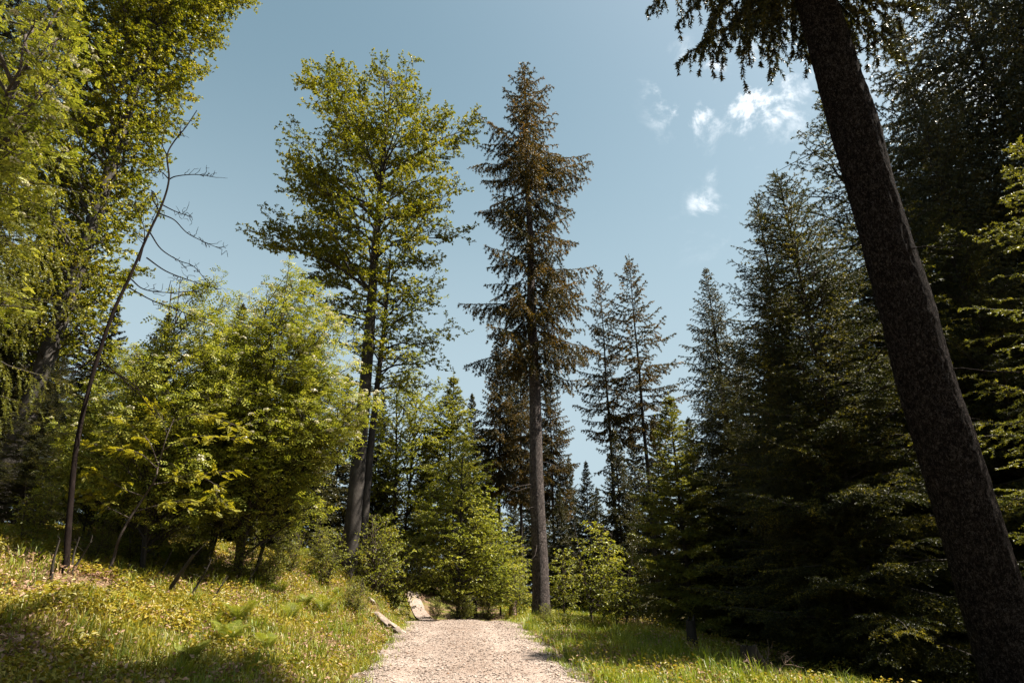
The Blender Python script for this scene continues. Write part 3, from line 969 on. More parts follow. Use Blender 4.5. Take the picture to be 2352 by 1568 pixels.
FS = conifer(118, 22.0, 8.5, [(0, 1.5), (.2, 2.6), (.45, 2.5), (.7, 1.6), (.9, .8), (1, .15)], .15, 'spruce_brown', gap=.66, per=5, hang=.35, d2=7, d3=6, lo=-.25, hi=.6, curve=.2, irr=.6, bark='bark_dark', dead=26, nk=6, nl=.11, nw=.04)
FNR = conifer(119, 9.0, .6, [(0, 2.2), (.3, 2.2), (.6, 1.5), (.85, .8), (1, .1)], .08, 'spruce_light', gap=.42, per=6, hang=.15, d2=9, d3=9, lo=-.2, hi=.6, curve=.05, irr=.35, bark='bark_dark', nk=13, nl=.036, nw=.011)  # lighter needle colour stands in for sunlight on the boughs
GR = 'dark conifers of the right-hand wood'


def conif(T, H0, X_, Ytop, d, label, group, kind='spruce_tree', rz=0, wide=1.0, Yb=None):
    t = at(X_, Ytop, d)
    b = base(t[0], t[1])
    s = (t[2] - b[2]) / H0
    return place(kind, T, b, label, 'tree', group, rz, (s * wide, s * wide, s))


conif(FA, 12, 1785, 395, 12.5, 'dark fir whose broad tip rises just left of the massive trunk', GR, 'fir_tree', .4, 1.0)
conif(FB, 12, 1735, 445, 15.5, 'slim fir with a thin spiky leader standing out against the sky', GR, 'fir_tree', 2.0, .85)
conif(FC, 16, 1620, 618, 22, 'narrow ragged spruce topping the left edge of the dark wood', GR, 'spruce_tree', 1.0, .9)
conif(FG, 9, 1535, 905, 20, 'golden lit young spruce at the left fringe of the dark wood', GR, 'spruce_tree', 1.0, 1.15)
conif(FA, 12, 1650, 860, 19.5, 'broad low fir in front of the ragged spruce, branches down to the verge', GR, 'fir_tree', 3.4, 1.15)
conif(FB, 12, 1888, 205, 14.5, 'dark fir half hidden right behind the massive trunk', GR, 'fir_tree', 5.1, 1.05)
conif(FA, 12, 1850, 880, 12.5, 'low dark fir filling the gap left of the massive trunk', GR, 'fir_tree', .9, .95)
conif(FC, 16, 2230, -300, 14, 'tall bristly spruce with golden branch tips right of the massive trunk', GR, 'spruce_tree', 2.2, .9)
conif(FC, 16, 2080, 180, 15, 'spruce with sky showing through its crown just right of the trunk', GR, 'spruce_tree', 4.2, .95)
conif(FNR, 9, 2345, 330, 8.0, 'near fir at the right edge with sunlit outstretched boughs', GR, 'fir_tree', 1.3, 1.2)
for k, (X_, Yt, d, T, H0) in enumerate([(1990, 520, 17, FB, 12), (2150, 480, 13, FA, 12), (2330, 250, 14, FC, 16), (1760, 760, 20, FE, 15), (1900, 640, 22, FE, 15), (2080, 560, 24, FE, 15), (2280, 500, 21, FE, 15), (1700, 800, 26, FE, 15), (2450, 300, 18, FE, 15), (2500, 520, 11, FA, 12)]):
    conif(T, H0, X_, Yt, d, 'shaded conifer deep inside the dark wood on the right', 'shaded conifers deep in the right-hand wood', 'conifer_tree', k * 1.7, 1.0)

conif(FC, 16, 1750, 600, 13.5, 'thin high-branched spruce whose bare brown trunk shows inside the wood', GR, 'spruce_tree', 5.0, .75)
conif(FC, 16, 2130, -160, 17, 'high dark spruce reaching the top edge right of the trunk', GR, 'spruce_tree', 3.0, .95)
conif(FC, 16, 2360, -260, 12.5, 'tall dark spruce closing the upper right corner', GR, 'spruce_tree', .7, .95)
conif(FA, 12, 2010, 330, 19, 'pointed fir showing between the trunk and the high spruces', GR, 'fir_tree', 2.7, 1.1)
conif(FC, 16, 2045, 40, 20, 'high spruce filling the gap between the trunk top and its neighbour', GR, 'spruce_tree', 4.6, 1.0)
# thin dark trunks standing in the wood on the right
# background spruces around the centre
conif(FS, 22, 1376, 618, 33, 'left one of two thin high spruces, bare trunk showing below its crown', 'far spruces beyond the track', 'spruce_tree', 0, .78)
conif(FS, 22, 1444, 588, 32, 'right and taller one of two thin high spruces, wide sparse branches', 'far spruces beyond the track', 'spruce_tree', 2.6, .95)
conif(FD, 22, 1150, 760, 37, 'far spruce whose dark crown hangs left behind the tall lone spruce', 'far spruces beyond the track', 'spruce_tree', 1.2, .95)
conif(FD, 22, 1195, 800, 40, 'far spruce directly behind the tall lone spruce trunk', 'far spruces beyond the track', 'spruce_tree', 4.2, .9)
conif(FD, 22, 1262, 850, 36, 'far spruce with russet branches just right of the tall lone spruce', 'far spruces beyond the track', 'spruce_tree', 3.1, .95)
conif(FE, 15, 1283, 1110, 30, 'small dark spruce cone standing right of the lone spruce trunk', 'far spruces beyond the track', 'spruce_tree', 0, .8)
conif(FE, 15, 1306, 1050, 44, 'slim distant spruce tip showing in the low sky gap', 'far spruces beyond the track', 'spruce_tree', 1, .7)
conif(FE, 15, 1085, 905, 40, 'distant spruce between the pale spruce and the lone spruce', 'far spruces beyond the track', 'spruce_tree', 2, .8)
conif(FG, 9, 1042, 862, 33, 'pale green spruce with a drooping tip in the middle of the wood', 'far spruces beyond the track', 'spruce_tree', 3, 1.1)
conif(FE, 15, 880, 890, 34, 'distant spruce peeping out right of the twin beech trunks', 'far spruces beyond the track', 'spruce_tree', 4, .7)
for k, (X_, Yt, d) in enumerate([(1345, 1060, 31), (1410, 985, 29), (1120, 1020, 46), (1230, 1000, 50), (980, 1000, 44), (1370, 1120, 48), (1450, 1000, 42), (1500, 960, 36), (1580, 960, 32), (1180, 1120, 42)]):
    conif(FE, 15, X_, Yt, d, 'hazy dark spruce far back in the wood behind the lone spruce', 'dark spruces far back behind the lone spruce', 'spruce_tree', k * 1.3, .9)
# dark forest behind the left bank
for k, (X_, Yt, d, T, H0) in enumerate([(30, 700, 17, FC, 16), (150, 820, 16, FA, 12), (270, 700, 21, FE, 15), (390, 720, 24, FE, 15), (500, 760, 23, FE, 15), (610, 800, 25, FE, 15), (720, 760, 27, FE, 15), (800, 860, 30, FE, 15),
                                        (60, -160, 15, FC, 16), (-120, 60, 11, FC, 16), (200, 420, 22, FE, 15), (90, 560, 25, FE, 15), (-60, 600, 20, FE, 15), (440, 900, 19, FA, 12), (330, 960, 17.5, FA, 12), (680, 980, 22, FE, 15), (560, 700, 34, FE, 15), (900, 1000, 36, FE, 15)]):
    conif(T, H0, X_, Yt, d, 'shaded spruce behind the rowans along the left bank', 'shaded spruces behind the left bank', 'spruce_tree', k * 2.1, 1.05)
conif(FH, 3, 742, 1150, 18.5, 'bright little spruce sapling left of the twin beech trunks', 'young spruces on the left bank', 'young_spruce', 0, 1.0)
conif(FH, 3, 598, 1165, 17, 'little spruce sapling under the big blossoming rowan', 'young spruces on the left bank', 'young_spruce', 1, 1.0)
conif(FH, 3, 470, 1090, 15.5, 'small spruce sapling with level boughs right of the leaning young rowan', 'young spruces on the left bank', 'young_spruce', 2, 1.15)

# near spruce at the left edge: pendulous light boughs
gb = base(-8.3, 7.6)
P = conifer(121, 11, 2.0, [(0, 1.7), (.3, 2.0), (.6, 1.2), (1, .1)], .09, 'spruce_light', gap=.36, per=6, hang=.85, d2=11, d3=11, lo=-.3, hi=.5, curve=.0, irr=.4, bark='bark_dark', nk=12, nl=.036, nw=.010)
place('spruce_tree', P, gb, 'near spruce at the left edge with hanging light green boughs', 'tree', 'spruce trees along the forest track')

# ================================================================== BROADLEAVED TREES
# main beech
b0, t0 = at(800, 1290, 22), at(905, 135, 22)
gb = base(b0[0], b0[1])
H = t0[2] - gb[2]
zz = lambda Yp, d, g0: at(1176, Yp, d)[2] - g0
env = [(zz(880, 22, gb[2]), 1.5, 2.0), (zz(760, 22, gb[2]), 2.4, 2.8), (zz(650, 22, gb[2]), 3.4, 3.0), (zz(560, 22, gb[2]), 4.5, 3.3), (zz(430, 22, gb[2]), 4.1, 4.0), (zz(330, 22, gb[2]), 4.1, 3.6), (zz(240, 22, gb[2]), 4.0, 2.3), (zz(170, 22, gb[2]), 3.6, 1.8), (zz(140, 22, gb[2]), 1.2, 1.2)]
P = broadleaf(201, H, env, 5.5, .29, 'beech', nlimb=70, rise=(.15, 1.0), d2=4.5, d3=6.8, dl=46, leaf=(.10, .07), lean=((t0[0] - gb[0]) / H, 0), arch=.22, upb=.3, tilt=.6, flat=.22, dead_top=5, sides=24, trunk_top=.945,
              xl=[(zz(540, 22, gb[2]), math.pi * .97, 5.4), (zz(270, 22, gb[2]), .1, 4.2), (zz(165, 22, gb[2]), math.pi, 3.8), (zz(365, 22, gb[2]), math.pi * 1.02, 4.7)])
place('beech_tree', P, gb, 'tall beech with wide airy crown and thick trunk, left of the track', 'tree', 'twin beech trees')
b0, t0 = at(829, 1290, 22.3), at(900, 560, 22.3)
gb = base(b0[0], b0[1])
H = t0[2] - gb[2]
env = [(zz(900, 22, gb[2]), .8, 1.6), (zz(820, 22, gb[2]), 1.2, 3.4), (zz(720, 22, gb[2]), 1.6, 3.4), (zz(640, 22, gb[2]), 1.5, 2.4), (zz(560, 22, gb[2]), 1.0, 1.4)]
P = broadleaf(202, H, env, 4.5, .17, 'beech_fresh', nlimb=34, rise=(.1, .7), d2=4.4, d3=6.5, dl=42, leaf=(.10, .066), lean=((t0[0] - gb[0]) / H, 0), arch=.2, upb=.15, tilt=.5, sides=18)
place('beech_tree', P, gb, 'slimmer beech trunk close against the thick one, spreading low fresh sprays', 'tree', 'twin beech trees')

# huge beech at the upper left
gb = base(-14.1, 17)
env = [(5.5, 3.0, 2.2), (8, 3.5, 2.1), (12, 4.0, 1.6), (16, 4.2, 1.8), (19, 4.0, 2.2), (22, 3.6, 3.0), (25, 3, 3.6), (28, 2, 2.5)]
P = broadleaf(203, 27, env, 4, .27, 'beech', nlimb=185, rise=(.4, 1.2), d2=4.6, d3=6.8, dl=46, leaf=(.105, .07), arch=.2, upb=.3, tilt=.75, sides=18)
place('beech_tree', P, gb, 'huge golden-leaved beech filling the upper left corner', 'tree')

# dark arching beech behind the twin trunks, and fresh young beeches in the middle
gb = at_base(915, 1300, 33)
P = broadleaf(204, 11.5, [(2.5, 1.6, 2.2), (6, 2.3, 3.2), (9, 2.2, 3.2), (11.8, 1.0, 1.8)], 1.2, .10, 'beech_fresh', nlimb=75, rise=(.3, .9), d2=5, d3=7, dl=40, leaf=(.10, .066), arch=.4, upb=-.05, tilt=.4, trunks=2, spread=.7)
place('beech_tree', P, gb, 'deep green arching beech just right of the twin beech trunks', 'tree')
gb = at_base(1052, 1370, 23)
P = broadleaf(205, 6.4, [(1.0, .9, 1.9), (2.0, 1.8, 2.4), (3.4, 1.9, 2.1), (5, 1.2, 1.2), (6.6, .3, .3)], .4, .055, 'beech_fresh', nlimb=105, rise=(.05, .6), d2=5, d3=8, dl=40, leaf=(.085, .058), arch=.12, upb=-.02, tilt=.35, flat=.15)
YB = P
place('beech_tree', P, gb, 'bright young beech with layered sprays at the track end', 'tree', 'young beeches in the middle')
place('beech_tree', YB, at_base(850, 1330, 34), 'smaller young beech behind the footpath', 'tree', 'young beeches in the middle', 2.0, .8)
place('beech_tree', YB, at_base(1150, 1380, 27), 'young beech in half shade left of the lone spruce trunk', 'tree', 'young beeches in the middle', 4.0, .62)

# rowans
gb = at_base(575, 1230, 14.5)
hh = at(640, 622, 14.5)[2] - gb[2]
env = [(1.5, 1.0, 1.4), (2.4, 1.4, 1.8), (3.6, 1.5, 2.1), (5.0, 1.3, 1.9), (6.4, .9, 1.3), (hh, .3, .6)]
P = broadleaf(211, hh, env, .5, .042, 'rowan', nlimb=110, rise=(.7, 1.6), d2=5.5, d3=7.5, dl=12, leaf=(.25, .06), kind='pinnate', bark='bark_dark', trunks=4, spread=.9, arch=.2, upb=.25, tilt=.35, flowers=420, lean=(.03, 0), sides=8, trunk_top=.95, pairs=3)
place('rowan_tree', P, gb, 'big rounded rowan covered in cream blossom, left of the twin beeches', 'tree', 'rowan trees on the left bank')
gb = at_base(370, 1230, 13.5)
hh = at(365, 645, 13.5)[2] - gb[2]
env = [(1.3, 1.1, 1.1), (2.4, 1.7, 1.6), (4.0, 1.5, 1.5), (5.4, 1.1, 1.0), (hh, .3, .4)]
P = broadleaf(212, hh, env, .5, .038, 'rowan', nlimb=95, rise=(.6, 1.4), d2=5.5, d3=7.5, dl=11, leaf=(.25, .06), kind='pinnate', bark='bark_dark', trunks=3, spread=.8, arch=.2, upb=.2, tilt=.5, flowers=130, sides=8, trunk_top=.95, pairs=3)
R2 = P
place('rowan_tree', P, gb, 'upright rowan behind the bare sapling with scattered blossom', 'tree', 'rowan trees on the left bank')
place('rowan_tree', R2, at_base(470, 1240, 16.5), 'slender rowan in the gap between the two larger rowans', 'tree', 'rowan trees on the left bank', 2.4, 1.0)
place('rowan_tree', R2, at_base(190, 1240, 15.0), 'shady rowan low behind the bare sapling base', 'tree', 'rowan trees on the left bank', 4.4, .72)
# near rowan at the left edge
gb = base(-7.75, 6.3)
env = [(2.4, 1.5, .8), (4, 1.9, 1.3), (5.5, 2.0, 1.5), (7.5, 1.9, 1.5), (9, 1.2, 1.1)]
P = broadleaf(213, 9, env, 1.5, .06, 'rowan', nlimb=70, rise=(.5, 1.2), d2=5, d3=7, dl=16, leaf=(.15, .06), kind='pinnate', bark='bark_thin', trunks=2, spread=.6, arch=.3, upb=.1, tilt=.45, flowers=120, sides=8, pairs=6)
place('rowan_tree', P, gb, 'near rowan at the left edge with big pale flower heads', 'tree', 'rowan trees on the left bank')

# ------------------------------------------------------------------ stems drawn by hand
def poly3(pix, d, rng, jit=.0, d1=None):
    n = len(pix)
    ds = np.linspace(d, d1 if d1 else d, n) + np.concatenate([[0], rng.normal(0, jit, n - 1)])
    return np.array([at(x, y, q) for (x, y), q in zip(pix, ds)])


def smooth_line(p, k=5):
    p = np.asarray(p)
    n = len(p)
    t = np.linspace(0, n - 1, (n - 1) * k + 1)
    i = np.clip(t.astype(int), 0, n - 2)
    f = (t - i)[:, None]
    pm = np.concatenate([[2 * p[0] - p[1]], p, [2 * p[-1] - p[-2]]])
    a, b, c, d = pm[i], pm[i + 1], pm[i + 2], pm[i + 3]
    return .5 * ((2 * b) + (c - a) * f + (2 * a - 5 * b + 4 * c - d) * f ** 2 + (3 * b - a - 3 * c + d) * f ** 3)


def stem_geo(g, line, r0, r1, sides=8):
    tubes(g, np.asarray(line)[None], r0, r1, sides, power=.8)


def thing_at(kind, loc, parts, label, cat, group=None):
    """parts: (name, Geo in world space, material); the Empty sits at loc."""
    e = bpy.data.objects.new(kind, None)
    COL.objects.link(e)
    e.location = loc
    e.empty_display_size = .2
    tag(e, label, cat, group)
    loc = np.array(loc)
    for n, gg, mt in parts:
        gg.warp(lambda v: v - loc)
        link(n, gg.mesh(n, M[mt], n in ('trunk', 'stem')), e)
    return e


rng = np.random.default_rng(77)
b = hit(152, 1318)
dS = b[1]
pix = [(150, 1325), (160, 1180), (178, 1010), (216, 850), (258, 722), (300, 632), (337, 545), (372, 470), (388, 412), (384, 358), (400, 325), (427, 292), (452, 254)]
g = Geo()
main = smooth_line(poly3(pix, dS, rng, 0, dS + 1.2))
main[0, 2] -= .15
tubes(g, main[None], .060, .010, 10, power=.6)
dd = lambda q: dS + 1.2 * q
br = [([(388, 412), (404, 405), (440, 401), (470, 403), (492, 407)], .7), ([(337, 592), (380, 622), (430, 642), (470, 655), (505, 664)], .5), ([(345, 535), (370, 572), (410, 598), (445, 612), (478, 650)], .55),
      ([(365, 490), (400, 505), (430, 535), (470, 556), (510, 573)], .6), ([(362, 478), (350, 455), (352, 440), (362, 470), (350, 505)], .6), ([(372, 470), (395, 482), (420, 492), (440, 497)], .65),
      ([(300, 640), (330, 664), (385, 672), (440, 668)], .45), ([(295, 660), (350, 690), (410, 712), (470, 742)], .45), ([(388, 412), (370, 395), (350, 398)], .7), ([(384, 358), (372, 330), (378, 305)], .75), ([(400, 325), (415, 305), (412, 292)], .8),
      ([(320, 600), (330, 560), (330, 520), (310, 470)], .5), ([(226, 820), (270, 860), (320, 905), (360, 960)], .3), ([(222, 840), (290, 870), (340, 915)], .3), ([(236, 790), (205, 830), (150, 870)], .3)]
tips = []
for px_, q in br:
    ln = smooth_line(poly3(px_, dd(q), rng, .12))
    stem_geo(g, ln, .017, .006, 5)
    for k in range(3 + 2 * len(px_)):
        i0 = rng.integers(len(ln) // 3, len(ln))
        v = nrm(ln[-1] - ln[0] + rng.normal(0, .7, 3) * np.linalg.norm(ln[-1] - ln[0]))
        c = curves(rng, ln[i0][None], v[None], rng.uniform(.08, .28), 3, cz=.25, wob=.12)
        tubes(g, c, .008, .004, 4)
        c = curves(rng, c[0, -1][None], nrm(v + rng.normal(0, .7, 3))[None], rng.uniform(.04, .12), 2, cz=.3, wob=.1)
        tubes(g, c, .006, .003, 4)
thing_at('bare_sapling', main[0] + [0, 0, .15], [('trunk', g, 'bark_sapling')], 'tall leafless leaning sapling with twisted dead twigs on the left bank', 'tree')

# shoots around its foot and other bare sticks on the bank
sticks = [([(117, 1332), (122, 1290), (137, 1238)], .016, .007, 'short dark shoot left of the bare sapling foot'),
          ([(164, 1312), (170, 1270), (183, 1232)], .013, .006, 'upright shoot touching the right side of the bare sapling foot'),
          ([(162, 1318), (185, 1282), (208, 1245)], .013, .006, 'slanting shoot right of the bare sapling foot'),
          ([(357, 1328), (377, 1300), (392, 1270), (396, 1250)], .014, .005, 'thin dark stick standing beside the tall fern on the bank'),
          ([(434, 1376), (458, 1335), (472, 1312), (486, 1283)], .014, .005, 'slanting thin stick right of the broken branch stub'),
          ([(560, 1355), (580, 1318), (603, 1280)], .012, .005, 'rightmost thin slanting stick on the upper bank'),
          ([(543, 1315), (555, 1285), (566, 1255)], .011, .005, 'short thin stick high on the bank near the rowan foot'),
          ([(478, 1392), (505, 1350), (524, 1322)], .010, .004, 'faint low twig rising from the grass between two sticks')]
for px_, r0, r1, lb in sticks:
    b = hit(*px_[0])
    ln = smooth_line(poly3(px_, b[1], rng, .04))
    ln[0, 2] -= .08
    g = Geo()
    stem_geo(g, ln, r0 * 1.9, r1 * 1.7, 6)
    for k in range(4):
        i0 = rng.integers(len(ln) // 3, len(ln))
        tubes(g, curves(rng, ln[i0][None], nrm(np.array([rng.normal(), rng.normal(), 1.2]))[None], rng.uniform(.06, .2), 3, wob=.06), .004, .002, 4)
    o = link('bare_stick', g.mesh('bare_stick', M['bark_dark'], True))
    tag(o, lb, 'stick', 'bare sticks on the left bank')
b = hit(385, 1368)
ln = smooth_line(poly3([(383, 1372), (398, 1340), (420, 1308), (446, 1272)], b[1], rng, 0, b[1] - .25))
g = Geo()
stem_geo(g, ln, .042, .028, 10)
ln2 = smooth_line(poly3([(440, 1282), (460, 1260), (482, 1238)], b[1] - .22, rng, .02))
stem_geo(g, ln2, .012, .005, 6)
tag(link('broken_branch', g.mesh('broken_branch', M['bark_dark'], True)), 'thick broken branch stub slanting out of the bank', 'branch')

# leaning young rowan in front
b = hit(243, 1324)
ln = smooth_line(poly3([(242, 1330), (262, 1278), (274, 1236), (303, 1182), (335, 1135), (357, 1098), (364, 1068), (380, 1010), (400, 960)], b[1], rng, .05))
g, lf = Geo(), Geo()
stem_geo(g, ln, .032, .008, 8)
lim = [([(350, 1112), (395, 1105), (430, 1092), (480, 1085), (540, 1082)], .016), ([(450, 1090), (490, 1110), (500, 1140), (520, 1160)], .007), ([(360, 1075), (320, 1040), (270, 1030), (215, 1020)], .012), ([(372, 1035), (420, 1010), (480, 1000), (540, 1010)], .012),
       ([(310, 1175), (360, 1160), (410, 1150), (460, 1155)], .010), ([(364, 1068), (340, 1010), (300, 975), (270, 960)], .011), ([(395, 970), (450, 950), (500, 960), (560, 985)], .009), ([(330, 1140), (280, 1120), (230, 1090), (200, 1090)], .010), ([(300, 1190), (250, 1165), (215, 1140), (190, 1130)], .008), ([(385, 1000), (370, 960), (350, 930)], .008)]
P0, DD, LL = [], [], []
for px_, r0 in lim:
    l2 = smooth_line(poly3(px_, b[1] + rng.normal(0, .1), rng, .18))
    stem_geo(g, l2, r0, .003, 5)
    for k in range(12):
        i0 = rng.integers(len(l2) // 4, len(l2) - 1)
        P0.append(l2[i0])
        DD.append(nrm((l2[i0 + 1] - l2[i0]) / np.linalg.norm(l2[i0 + 1] - l2[i0]) + rng.normal(0, .7, 3) * [1, 1, .4]))
        LL.append(rng.uniform(.1, .4))
    P0.append(l2[-2])
    DD.append(nrm(l2[-1] - l2[-2]))
    LL.append(.2)
P0, DD, LL = np.array(P0), np.array(DD), np.array(LL)
c = curves(rng, P0, DD, LL, 3, cz=-.1, wob=.05)
tubes(g, c, .004, .002, 4)
ii = np.repeat(np.arange(len(LL)), 5)
p, t = sample(c, ii, rng.uniform(.2, .99, len(ii)))
pinnate(lf, rng, p, nrm(t * .8 + nrm(rng.normal(size=p.shape)) * .7), .17, pairs=6, tilt=.4)
thing_at('young_rowan', ln[0], [('trunk', g, 'bark_thin'), ('crown', lf, 'rowan_gold')], 'leaning young rowan with feathery leaves and a pale bare side branch', 'tree', 'rowan trees on the left bank')

# ------------------------------------------------------------------ shrubs
SA = broadleaf(231, 1.9, [(.25, .5, .55), (.8, .75, .8), (1.4, .6, .65), (1.95, .2, .25)], .08, .02, 'shrub', nlimb=46, rise=(.4, 1.4), d2=9, d3=12, dl=40, leaf=(.055, .036), bark='bark_thin', trunks=4, spread=.5, l3=(.1, .4), upb=.3, tilt=.6, sides=6)
SB = broadleaf(232, 2.6, [(.5, .6, .6), (1.2, .75, .75), (2.0, .5, .5), (2.7, .15, .15)], .2, .02, 'shrub', nlimb=34, rise=(.2, .8), d2=7, d3=8, dl=34, leaf=(.085, .06), bark='bark_thin', trunks=2, spread=.5, l3=(.12, .4), upb=.0, tilt=.4, sides=6, flat=.2)
SG = 'leafy shrubs beside the track'
for T, X_, Yb, d, rz, s, lb in [(SA, 895, 1360, 22.0, 0, 1.4, 'bushy bright shrub right below the twin beech trunks'), (SA, 868, 1330, 20.5, 1, 1.25, 'shrub tucked against the foot of the slimmer beech'), (SA, 815, 1400, 15.5, 2, .45, 'low golden shrub on the bank edge above the pale rock'),
                                (SB, 1372, 1420, 18.5, 0, 1.05, 'tall yellow-green leafy shrub at the right edge of the verge'), (SB, 1428, 1440, 17.5, 2, .8, 'leafy shrub in front of the low fir, right of its taller twin'), (SB, 1295, 1400, 24, 1, .9, 'thin leafy shrub just right of the lone spruce foot'),
                                (SA, 1255, 1432, 20.0, 3, .32, 'small bright tuft of leaves at the lone spruce foot'), (SB, 1190, 1400, 25, 4, .75, 'leafy shrub just left of the lone spruce foot'), (SA, 745, 1290, 18, 5, .8, 'low shrub in the grass left of the twin beeches'),
                                (SA, 1052, 1395, 22.6, 3.6, .62, 'low bush hiding the foot of the bright young beech'), (SA, 1000, 1405, 25.5, 2.6, .42, 'small bush in the grass right of the footpath'), (SA, 1120, 1412, 23, 1.5, .5, 'low bush behind the crest of the track'), (SA, 1070, 1405, 25, 4.5, .5, 'low bush left of the track crest at the litter slope'), (SA, 660, 1290, 16.5, 2.8, .6, 'low bush at the upper rim of the bank'), (SA, 455, 1262, 15, 1.1, .5, 'low bush under the slender rowan, left of the big blossoming one'), (SB, 555, 1268, 14.2, 2.2, .45, 'leafy sapling in front of the big rowan stems'), (SA, 620, 1280, 14.6, 3.1, .5, 'rounded low bush at the right foot of the big rowan'), (SA, 232, 1248, 13.2, 4.1, .5, 'low bush just behind the leaning young rowan'), (SB, 60, 1245, 12.6, .4, .5, 'leafy sapling at the left end of the bank rim'), (SA, 320, 1262, 14, .5, .55, 'low bush on the bank rim behind the tall fern')]:
    place('leafy_shrub', T, at_base(X_, Yb, d), lb, 'shrub', SG, rz, s)

# ------------------------------------------------------------------ ferns
def fern(seed, nf=9, L=.75):
    r = np.random.default_rng(seed)
    st, lf = Geo(), Geo()
    for k in range(nf):
        a = k * 6.283 / nf + r.uniform(-.25, .25)
        d = np.array([math.cos(a), math.sin(a), 0])
        l = L * r.uniform(.75, 1.15)
        s = np.linspace(0, 1, 12)
        p = d[None] * (l * (.10 * s + .50 * s ** 1.8))[:, None] + np.array([0, 0, 1.0]) * (l * (1.05 * s - .40 * s ** 2.8))[:, None]
        tubes(st, p[None], .006, .002, 4)
        n = 26
        q, t = sample(p[None], np.zeros(n, int), np.linspace(.15, .99, n))
        w = l * .24 * np.sin(np.linspace(.35, 1, n) * np.pi * .97 + .06) ** .8
        side = nrm(np.cross(t, np.array([0, 0, 1.0])))
        for sg in (-1, 1):
            ld = nrm(side * sg + t * .35)
            wd = t * (l * .012)
            tipp = q + ld * w[:, None] - np.array([0, 0, .12]) * w[:, None]
            v = np.stack([q - wd, q + wd * .6, q + (tipp - q) * .55 + wd * .75, tipp, q + (tipp - q) * .5 - wd * .75], 1).reshape(-1, 3)
            i = np.arange(n)[:, None] * 5
            lf.add(v, quads=i + np.array([0, 1, 2, 4]), tris=i + np.array([4, 2, 3]))
    return [('stem', st.mesh('stem', M['fern'])), ('frond', lf.mesh('frond', M['fern']))]


FN = [fern(1), fern(2, 7, .85), fern(3, 11, .6)]
FG_ = 'ferns on the left bank'
for k, (X_, Y_, s, lb) in enumerate([(385, 1300, .95, 'tall fern standing at the bank rim right of the young rowan'), (455, 1295, .7, 'fern on the bank rim behind the broken branch stub'), (520, 1490, .72, 'large fern low on the bank at the shadow edge'), (545, 1440, .62, 'fern just above the large low fern'),
                                   (740, 1415, .65, 'feathery fern on the lower bank, nearest the pale rock'), (700, 1395, .55, 'fern left of the feathery one above the track'), (640, 1370, .5, 'fern in the middle of the bank slope'), (600, 1350, .45, 'small fern on the upper bank under the rowan'),
                                   (770, 1370, .5, 'fern on the bank below the twin beeches'), (700, 1290, .6, 'fern among the saplings at the bank rim'), (665, 1430, .55, 'fern below the middle one, facing the track'), (430, 1535, .6, 'shaded fern at the bottom of the bank'), (610, 1500, .45, 'small fern near the track edge low on the bank')]):
    b = hit(X_, Y_)
    place('fern', FN[k % 3], tuple(b - [0, 0, .03]), lb, 'fern', FG_, k * 1.9, s * 1.3)
for k, (X_, Y_, s, lb) in enumerate([(1558, 1440, .6, 'fern on the right verge below the low fir'), (1660, 1500, .4, 'small fern in the shade of the right verge')]):
    b = hit(X_, Y_)
    place('fern', FN[k], tuple(b - [0, 0, .03]), lb, 'fern', 'ferns on the right verge', k * 2.2 + .5, s)


# ------------------------------------------------------------------ rock, stumps, dead twigs
def rock_mesh(seed, sx, sy, sz, name='rock'):
    r = np.random.default_rng(seed)
    nu, nv = 44, 24
    a = np.linspace(0, 2 * np.pi, nu, endpoint=False)
    b_ = np.linspace(-np.pi / 2, np.pi / 2, nv)
    A, B_ = np.meshgrid(a, b_)
    p = np.stack([np.cos(B_) * np.cos(A), np.cos(B_) * np.sin(A), np.sin(B_)], -1)
    p = np.sign(p) * np.abs(p) ** .7
    k = 1 + .5 * (vnoise(p[..., 0] + p[..., 2] * 2, p[..., 1], .6, seed) - .5) + .22 * (vnoise(p[..., 0] * 2, p[..., 1] * 2 + p[..., 2], .4, seed + 1) - .5)
    p = p * k[..., None] * np.array([sx, sy, sz])
    g = Geo()
    i = np.arange(nv - 1)[:, None] * nu
    j = np.arange(nu)
    g.add(p.reshape(-1, 3), quads=np.stack([i + j, i + (j + 1) % nu, i + nu + (j + 1) % nu, i + nu + j], -1).reshape(-1, 4))
    return g.mesh(name, M['rock'], False)


def rock(X_, Y_, seed, s, rot, lb, lift=0, d=None):
    b = hit(X_, Y_)
    if d:
        b = at(X_, Y_, d)
        b[2] = ground(b[0], b[1])
    o = link('rock', rock_mesh(seed, *s))
    o.location = (b[0], b[1], b[2] + lift)
    o.rotation_euler = rot
    tag(o, lb, 'rock', 'pale rocks at the foot of the bank')
    return o


rock(884, 1398, 3, (.52, 1.0, .15), (.25, .5, .7), 'long pale rock slab slanting down the bank to the track', .03, 18.3)
rock(908, 1420, 5, (.26, .62, .12), (.18, .45, .7), 'pale rock ledge right below the long slab', .03, 17.4)
rock(852, 1384, 8, (.14, .22, .07), (-.1, .5, .2), 'small pale stone at the upper end of the slab', .0, 19.3)
for k, (X_, Y_) in enumerate([(836, 1532), (862, 1500), (815, 1552)]):
    rock(X_, Y_, 20 + k, (.06, .045, .035), (0, 0, k), ['fist-sized stone on the left track edge, middle of three', 'upper of three fist-sized stones on the left track edge', 'lowest of three fist-sized stones on the left track edge'][k])


